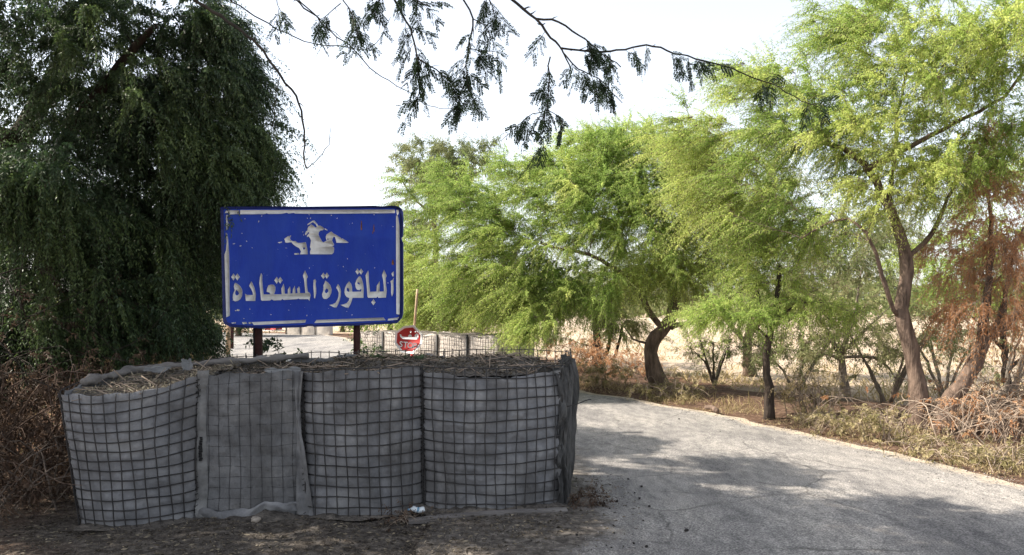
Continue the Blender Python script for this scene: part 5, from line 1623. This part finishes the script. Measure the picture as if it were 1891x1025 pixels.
# ------------------------------------------------------------------ overhanging tree (trunk out of frame on the left) with branches hanging into view
rng = np.random.default_rng(55)
root, nodes, _ = tree('overhanging_tree', 'thorny tree whose dark leafy branches hang down from the top edge', [
    ([(-3.6, 2.6, 0), (-3.5, 2.65, 1.3), (-3.2, 2.8, 2.6), (-2.8, 3.0, 3.6)], .20, .12),
    ([(-2.8, 3.0, 3.6), (-1.8, 3.3, 3.75), (-.6, 3.5, 3.55), (.3, 3.7, 3.35), (.9, 3.8, 3.3)], .075, .006),
    ([(-2.9, 3.0, 3.4), (-2.4, 4.2, 4.5), (-1.8, 5.4, 5.2), (-1.2, 6.2, 5.6)], .09, .03),
    ([(-3.1, 2.9, 3.0), (-3.6, 4.0, 4.4), (-3.8, 5.2, 5.2)], .09, .03)],
    [((-2.9, 5.6, 5.3), (1.6, 1.2, .7), 150), ((-4.4, 5.9, 5.5), (1.4, 1.5, .8), 110), ((-1.6, 3.6, 4.7), (1.5, 1.2, .6), 60), ((-3.4, 4.3, 5.1), (1.4, 1.0, .6), 60), ((-3.5, 7.5, 5.5), (1.0, .8, .6), 60)], 700, bark='bark_dark', leaf='leaf_dark', twigm='twig_dark', per_tip=11, per=13, leafsz=(.06, .10), wid=.2, tint=(.2, .9))


def Q5(D_, *pp, dd=None):
    """zoomed-photo coordinates of the top strip -> world points"""
    out = []
    for k, (x, y) in enumerate(pp):
        out.append(P(350 + x / 1.576, y / 1.576, D_ + (dd[k] if dd else 0)))
    return out


def bipinnate(lf, st, o, d, ln, rng, pn=4, tint=.5):
    """One acacia leaf: a rachis with pairs of pinnae, each carrying leaflets."""
    d = norm(d)
    sd = norm(np.cross(d, norm(rng.normal(size=3))))
    t = np.linspace(0, 1, 6)[:, None]
    rach = o + d * ln * t + np.array([0, 0, -1]) * ln * .25 * t ** 2
    st.tube(rach, np.linspace(.0012, .0007, 6), 3, cap=False)
    Ps, As, Ss, Ls = [], [], [], []
    for k in range(pn):
        f = .25 + .75 * k / max(1, pn - 1)
        i = min(4, int(f * 5)); b = rach[i] + (rach[i + 1] - rach[i]) * (f * 5 - i)
        for s in (1, -1):
            pd = norm(d * .75 + sd * s * .8 + np.array([0, 0, -.45]) + rng.normal(0, .12, 3))
            pl_ = ln * rng.uniform(.45, .65)
            m = 9
            tt = np.linspace(.12, 1, m)
            c = b + pd * (pl_ * tt)[:, None] + np.array([0, 0, -1]) * (pl_ * .22 * tt ** 2)[:, None]
            st.tube(np.vstack([b, c[m // 2], c[-1]]), .0006, 3, cap=False)
            nn = norm(np.cross(pd, norm(rng.normal(size=3))))
            for s2 in (1, -1):
                Ps.append(c); As.append(np.tile(pd * .5 + nn * s2, (m, 1)) + rng.normal(0, .15, (m, 3)))
                Ss.append(np.tile(pd, (m, 1))); Ls.append(np.full(m, .0105) * rng.uniform(.8, 1.3, m))
    Ps, As, Ss, Ls = map(np.concatenate, (Ps, As, Ss, Ls))
    leaves(lf, Ps, As, Ss, Ls, Ls * .26, np.clip(rng.normal(tint, .12, len(Ls)), 0, 1), .1)


st, lf = MB(), MB()
BR = [  # depth, points (zoom px), r0, r1, leaf density per metre, leaf start fraction
    (3.35, [(900, -60), (935, 0), (1010, 55), (1050, 110), (1085, 150), (1112, 215)], .0075, .0025, 5, .55),
    (3.35, [(1010, 55), (1075, 65), (1150, 115), (1200, 155), (1255, 195)], .005, .002, 22, .35),
    (3.4, [(1080, 140), (1200, 150), (1330, 135), (1430, 160), (1560, 195), (1680, 240), (1780, 290), (1850, 320)], .0045, .0015, 17, .05),
    (3.3, [(1050, 165), (1045, 240), (1040, 320), (1010, 350)], .003, .0014, 26, .15),
    (3.35, [(1085, 150), (1130, 200), (1190, 230), (1260, 300)], .003, .0014, 34, .1),
    (3.35, [(1040, 320), (980, 345), (905, 410)], .002, .001, 26, .1),
    (3.35, [(1040, 320), (1075, 340), (1085, 380)], .002, .001, 26, .1),
    (3.3, [(1035, 330), (1032, 390), (1030, 440)], .002, .001, 22, .3),
    (3.2, [(560, -60), (595, 0), (640, 80), (665, 165), (720, 205), (770, 250)], .005, .002, 22, .4),
    (3.2, [(665, 165), (668, 220), (660, 290), (610, 315)], .003, .0012, 34, .1),
    (3.25, [(760, -50), (795, 0), (826, 55), (812, 140), (808, 230), (830, 300)], .0045, .0015, 26, .45),
    (3.25, [(826, 55), (870, 90), (905, 180)], .002, .001, 20, .3),
    (3.25, [(812, 140), (850, 150), (890, 150)], .002, .001, 34, .1),
    (3.25, [(808, 230), (790, 270), (780, 310)], .002, .001, 26, .2),
    (3.3, [(860, -40), (880, 20), (890, 70)], .003, .0015, 40, .2),
    (3.2, [(560, -40), (545, 20), (540, 60)], .003, .0015, 40, .2),
    (3.2, [(600, -40), (660, 0), (700, 20)], .003, .0015, 40, .2),
    (3.1, [(430, -30), (470, 40), (495, 110)], .003, .001, 30, .4),
    (3.1, [(440, 10), (390, 50), (365, 60)], .002, .001, 24, .3),
    (3.3, [(0, -20), (15, 0), (110, 60), (200, 130), (265, 220), (320, 300), (332, 400), (335, 465), (342, 490)], .0075, .0028, 0, 1),
    (3.3, [(342, 490), (385, 450), (405, 420), (412, 370)], .002, .001, 0, 1),
    (3.3, [(262, 225), (250, 290), (245, 350), (232, 400)], .002, .001, 0, 1),
    (3.4, [(100, -20), (120, 0), (230, 70), (350, 125), (440, 135), (520, 142), (560, 100), (585, 50)], .0035, .001, 0, 1),
    (3.4, [(290, -20), (312, 0), (400, 80), (480, 145), (540, 210), (640, 270), (700, 310), (770, 315)], .0035, .001, 0, 1),
    (3.4, [(310, -10), (350, 30), (440, 110)], .003, .001, 0, 1),
    (3.1, [(250, -30), (255, 10), (258, 40)], .002, .001, 24, .3),
]
for D_, pp, r0, r1, dens, f0 in BR:
    dd = [0.10 * math.sin(k * 1.3 + pp[0][0]) * (k / len(pp)) for k in range(len(pp))]
    pth = smooth_path(Q5(D_, *pp, dd=dd), .03, .0025, rng)
    mb = MB()
    rr = np.linspace(r0, r1, len(pth)) * (1 + .15 * rng.random(len(pth)))
    mb.tube(pth, rr, 6)
    mb.build('branch', M['twig_dark'], root, smooth=True)
    ln = np.linalg.norm(np.diff(pth, axis=0), axis=1).sum()
    sp = MB()
    for _ in range(int(ln * 14)):
        i = rng.integers(1, len(pth) - 1)
        tg = norm(pth[i + 1] - pth[i])
        d = norm(tg * .6 + rng.normal(0, .7, 3))
        l3 = rng.uniform(.01, .05)
        sp.tube([pth[i], pth[i] + d * l3 * .5 + rng.normal(0, .003, 3), pth[i] + d * l3], [rr[i] * .6, rr[i] * .45, .0004], 4)
    if sp.n:
        sp.build('spurs', M['twig_dark'], root, kind='stuff')
    for _ in range(int(dens * ln * 1.0)):
        f = f0 + (1 - f0) * rng.random()
        i = min(len(pth) - 2, int(f * (len(pth) - 1)))
        tg = norm(pth[i + 1] - pth[i])
        d = tg * .5 + rng.normal(0, .55, 3) + np.array([0, 0, -.6])
        bipinnate(lf, st, pth[i], d, rng.uniform(.05, .095), rng, rng.integers(3, 5), rng.uniform(.2, .8))
# the hanging branches join the limb above the frame
for x, y, D_ in ((900, -60, 3.35), (560, -60, 3.2), (760, -50, 3.25), (860, -40, 3.3), (0, -20, 3.3), (100, -20, 3.4), (290, -20, 3.4), (430, -30, 3.1), (600, -40, 3.2), (250, -30, 3.1)):
    a = Q5(D_, (x, y))[0]
    lim = np.array([[-1.8, 3.3, 3.75], [-1.2, 3.4, 3.66], [-.6, 3.5, 3.55], [-.1, 3.6, 3.45], [.3, 3.7, 3.35], [.9, 3.8, 3.3]])
    b = lim[np.argmin(np.linalg.norm(lim - a, axis=1))]
    mb = MB(); mb.tube(smooth_path([b, (a + b) / 2 + [0, -.03, .03], a], .05), np.linspace(.012, .007, len(smooth_path([b, (a + b) / 2 + [0, -.03, .03], a], .05))), 6)
    mb.build('branch', M['twig_dark'], root, smooth=True)
st.build('leaf_stalks', M['twig_dark'], root, kind='stuff')
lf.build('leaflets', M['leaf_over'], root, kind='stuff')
